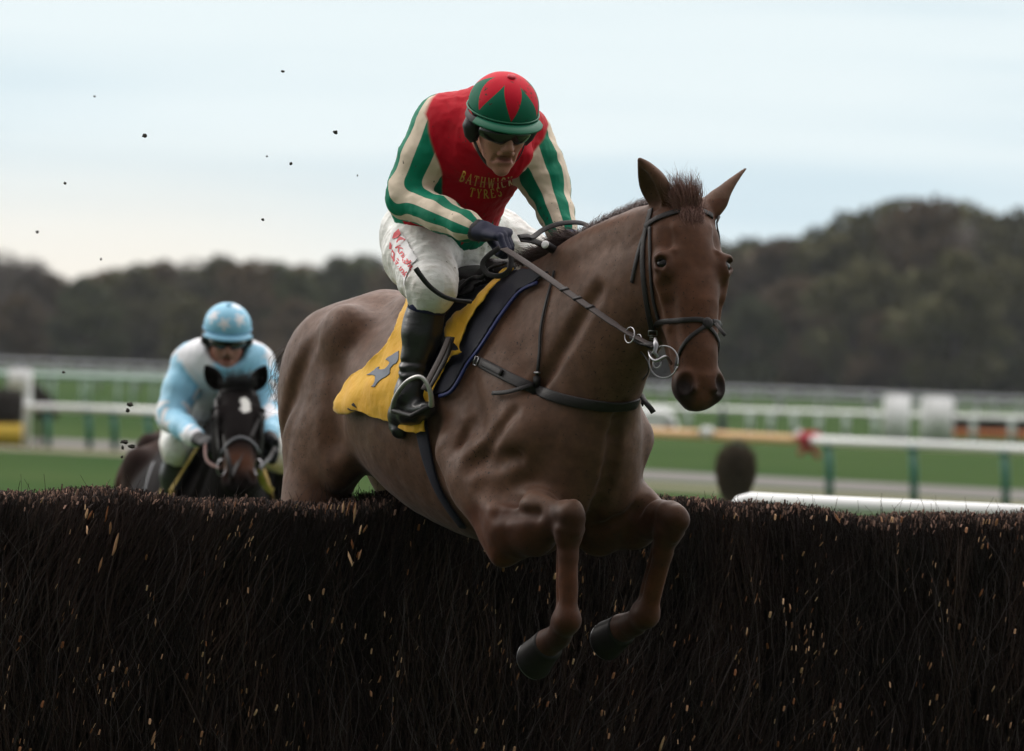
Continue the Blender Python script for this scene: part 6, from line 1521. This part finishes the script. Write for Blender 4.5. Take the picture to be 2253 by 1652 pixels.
for nm, px, w, mt in (('noseband', [(484, 1011), (492, 992), (506, 973), (526, 963), (546, 968), (560, 982), (568, 996)], .014, M_GREYL), ('browband', [(474, 868), (490, 862), (520, 857), (550, 860), (572, 868)], .020, M_LEATHER),
                      ('cheekpiece', [(477, 880), (478, 930), (482, 975), (486, 1008)], .018, M_LEATHER), ('cheekpiece', [(577, 880), (575, 930), (570, 995)], .018, M_LEATHER)):
    mb, _p, _n = ribbon(BV2, px, w, .004, .005, 24); mb.build(nm, mt, b2)
for u, sg in ((487, -1), (568, 1)): ring(P(u, 1028, 28.55), .035, Vector((.5 * sg, -.85, 0)), Vector((0, 0, 1)), .0025, 'bit_ring', b2, M_STEEL)
r2 = empty('reins', P(480, 1000, 28.8)); place(r2, horse2)
mb = MB(); q = spline([P(452, 975, 29.0), P(452, 1000, 28.9), P(460, 1018, 28.8), P(484, 1030, 28.6)], 20); mb.strap(q, [Vector((-.3, -1, 0))] * 20, .013, .004); mb.build('rein', M_ORR, r2)
mb = MB(); q = spline([P(605, 985, 29.0), P(590, 1010, 28.9), P(568, 1030, 28.6)], 20); mb.strap(q, [Vector((.3, -1, 0))] * 20, .018, .005); mb.build('rein', M_LEATHER, r2)
# martingale straps in yellow and red at the right of the head
mb = MB(); q = spline([P(570, 1030, 28.7), P(576, 1050, 28.8), P(582, 1066, 28.9), P(596, 1080, 29.0)], 16); mb.strap(q, [Vector((0, -1, 0))] * 16, .030, .006); mb.build('martingale', M_YTAPE, r2)
M_YC2 = simple('dull_yellow_cloth', (.30, .19, .03), .7, .3, 12)
s2 = empty('saddle', H2F.w((-.4, 0, .02))); place(s2, horse2)
sheet('number_cloth', BV2, [(420, 960), (440, 1000), (400, 1085), (380, 1125), (345, 1125), (350, 1095), (362, 1050), (374, 1010), (395, 970)], M_YC2, s2, .016, .008, 7, .004, H2F, 7)
sheet('saddle_pad', BV2, [(445, 962), (458, 985), (430, 1040), (405, 1090), (360, 1090), (380, 1040), (400, 990)], M_NAVY, s2, .026, .004, 7, .006, None, 8)
fs = Field((-.66, -.2, -.12), (-.10, .2, .20), .010); fs.eseg((-.56, 0, .02), (-.20, 0, -.005), (0, 1, 0), (.13, .035), (.08, .035), k=.03); fs.seg((-.60, -.07, .05), (-.60, .07, .05), .028, .028); V, Q = fs.mesh(); npmesh('seat', H2F.wa(V), Q, M_LEATHER, s2)
for pts in ([(352, 1030), (345, 1052), (335, 1090)], [(462, 975), (440, 1010), (415, 1050), (390, 1088)]):
    mb, _p, _n = ribbon(BV2, pts, .020, .040, .004, 14); mb.build('binding', M_YTAPE if pts[0][0] > 400 else M_GREYL, s2)
def silks2(name, blue, white):
    m = Mat(name, blue, .45, .4, sheen=.2); v = m.coord(); s = m.attr('slv').outputs['Fac']; st = m.attr('star').outputs['Fac']; n = m.noise(v, 5.5, 1, .4)
    sl = m.mix(st, blue, white); to = m.mix(m.step(n, .54, .57), white, blue); c = m.mix(m.step(s, .05, .15), to, sl); d = m.noise(v, 6, 3); m.color(m.mix(m.math('MULTIPLY', m.step(d, .5, .9), .35), c, (.25, .25, .25))); return m.m
def cap2(name, blue, white):
    m = Mat(name, blue, .45, .4); m.color(m.mix(m.attr('star').outputs['Fac'], blue, white)); return m.m
BL, WH = (.26, .58, .80), (.80, .82, .88)
RM2 = dict(skin=SKIN, jersey=silks2('blue_star_silks', BL, WH), cap=cap2('blue_star_cap', BL, WH), breeches=RM['breeches'], boot=RM['boot'], cuff=BLACK, glove=flat('black_glove', (.010, .012, .016), .6), band=BLACK,
    peak=flat('blue_peak', (.19, .46, .66), .5), goggle=RM['goggle'], button=flat('blue_button', (.19, .46, .66), .5))
M2 = H2F.M
RJ2 = dict(bib=P(500, 812, 29.45),torso=[P(455, 935, 29.95), P(452, 885, 29.80), P(482, 810, 29.55), P(496, 780, 29.45)], lat=M2 @ Vector((.05, -1, 0)), back=(0, .75, .6),
    jersey=[(P(458, 915, 29.9), (.155, .12)), (P(462, 880, 29.78), (.175, .13)), (P(476, 830, 29.62), (.18, .135)), (P(490, 800, 29.5), (.165, .115)), (P(497, 778, 29.45), (.12, .08))],
    armR=[P(415, 800, 29.52), P(378, 920, 29.42), P(434, 965, 29.10), P(462, 972, 29.02)], armL=[P(566, 800, 29.52), P(592, 905, 29.42), P(594, 962, 29.12), P(606, 985, 29.05)],
    legR=[P(420, 935, 29.9), P(392, 985, 29.50), P(372, 1125, 29.62), P(365, 1160, 29.72), P(380, 1150, 29.52)], legL=[P(500, 935, 29.95), H2F.w((.0, .33, -.10)), H2F.w((-.2, .38, -.40)), H2F.w((-.28, .38, -.50)), H2F.w((-.05, .38, -.46))],
    spreadR=(-.25, -.8, -.3), palmR=(.3, -.2, -1), spreadL=(.2, -.5, -.6), palmL=(-.2, -.2, -1), calR=Vector((-.2, .7, 0)), calL=Vector((.2, .7, 0)), slv=.95, stars=3, hstars=[(.80, .52, .62), (.93, -.22, .36), (.55, -.75, .70), (.15, .35, .96)])
RI2 = make_rider(RJ2, .009, 'following rider in light blue and white star silks on the dark bay horse', 'riders', RM2, dict(c=P(499, 742, 29.42), dir=((.10, -.93, -.26), (.03, -.26, .96))))
# the third pair, almost hidden
def dup_tree(o, parent=None, dv=None):
    c = o.copy(); COL.objects.link(c); c.parent = parent
    if parent is None: c.location = Vector(o.location) + dv
    for ch in list(o.children): dup_tree(ch, c)
    return c
dv = P(497, 746, 34.4) - P(500, 746, 29.42); dv.z = .0
h3 = dup_tree(horse2, None, dv); tag(h3, 'third dark racehorse almost wholly hidden behind the dark bay horse', 'horse')
r3 = dup_tree(RI2['body'], None, dv); tag(r3, 'third rider in yellow silks, only the shoulders showing behind the light blue rider', 'person')
ym = flat('yellow_silks', (.62, .60, .12), .5); 
for c in r3.children:
    if c.name.startswith(('jersey', 'helmet')): 
        c.material_slots[0].link = 'OBJECT'; c.material_slots[0].material = ym
# ---------------------------------------------------------------- evening haze over the course
def haze():
    lo, hi = Vector((-260, -25, -1.0)), Vector((260, 640, 26)); c = (lo + hi) / 2; mb = MB(); mb.box(c, hi - lo)
    o = mb.build('haze', None, None, smooth=False); m = bpy.data.materials.new('haze'); m.use_nodes = True; nt = m.node_tree; nt.nodes.clear()
    out = nt.nodes.new('ShaderNodeOutputMaterial'); v = nt.nodes.new('ShaderNodeVolumePrincipled'); v.inputs['Color'].default_value = (.85, .90, .97, 1); v.inputs['Density'].default_value = .00009; v.inputs['Anisotropy'].default_value = .2
    nt.links.new(v.outputs[0], out.inputs['Volume']); o.data.materials.append(m); tag(o, 'thin blue evening haze lying over the racecourse', 'haze', kind='stuff')
haze()
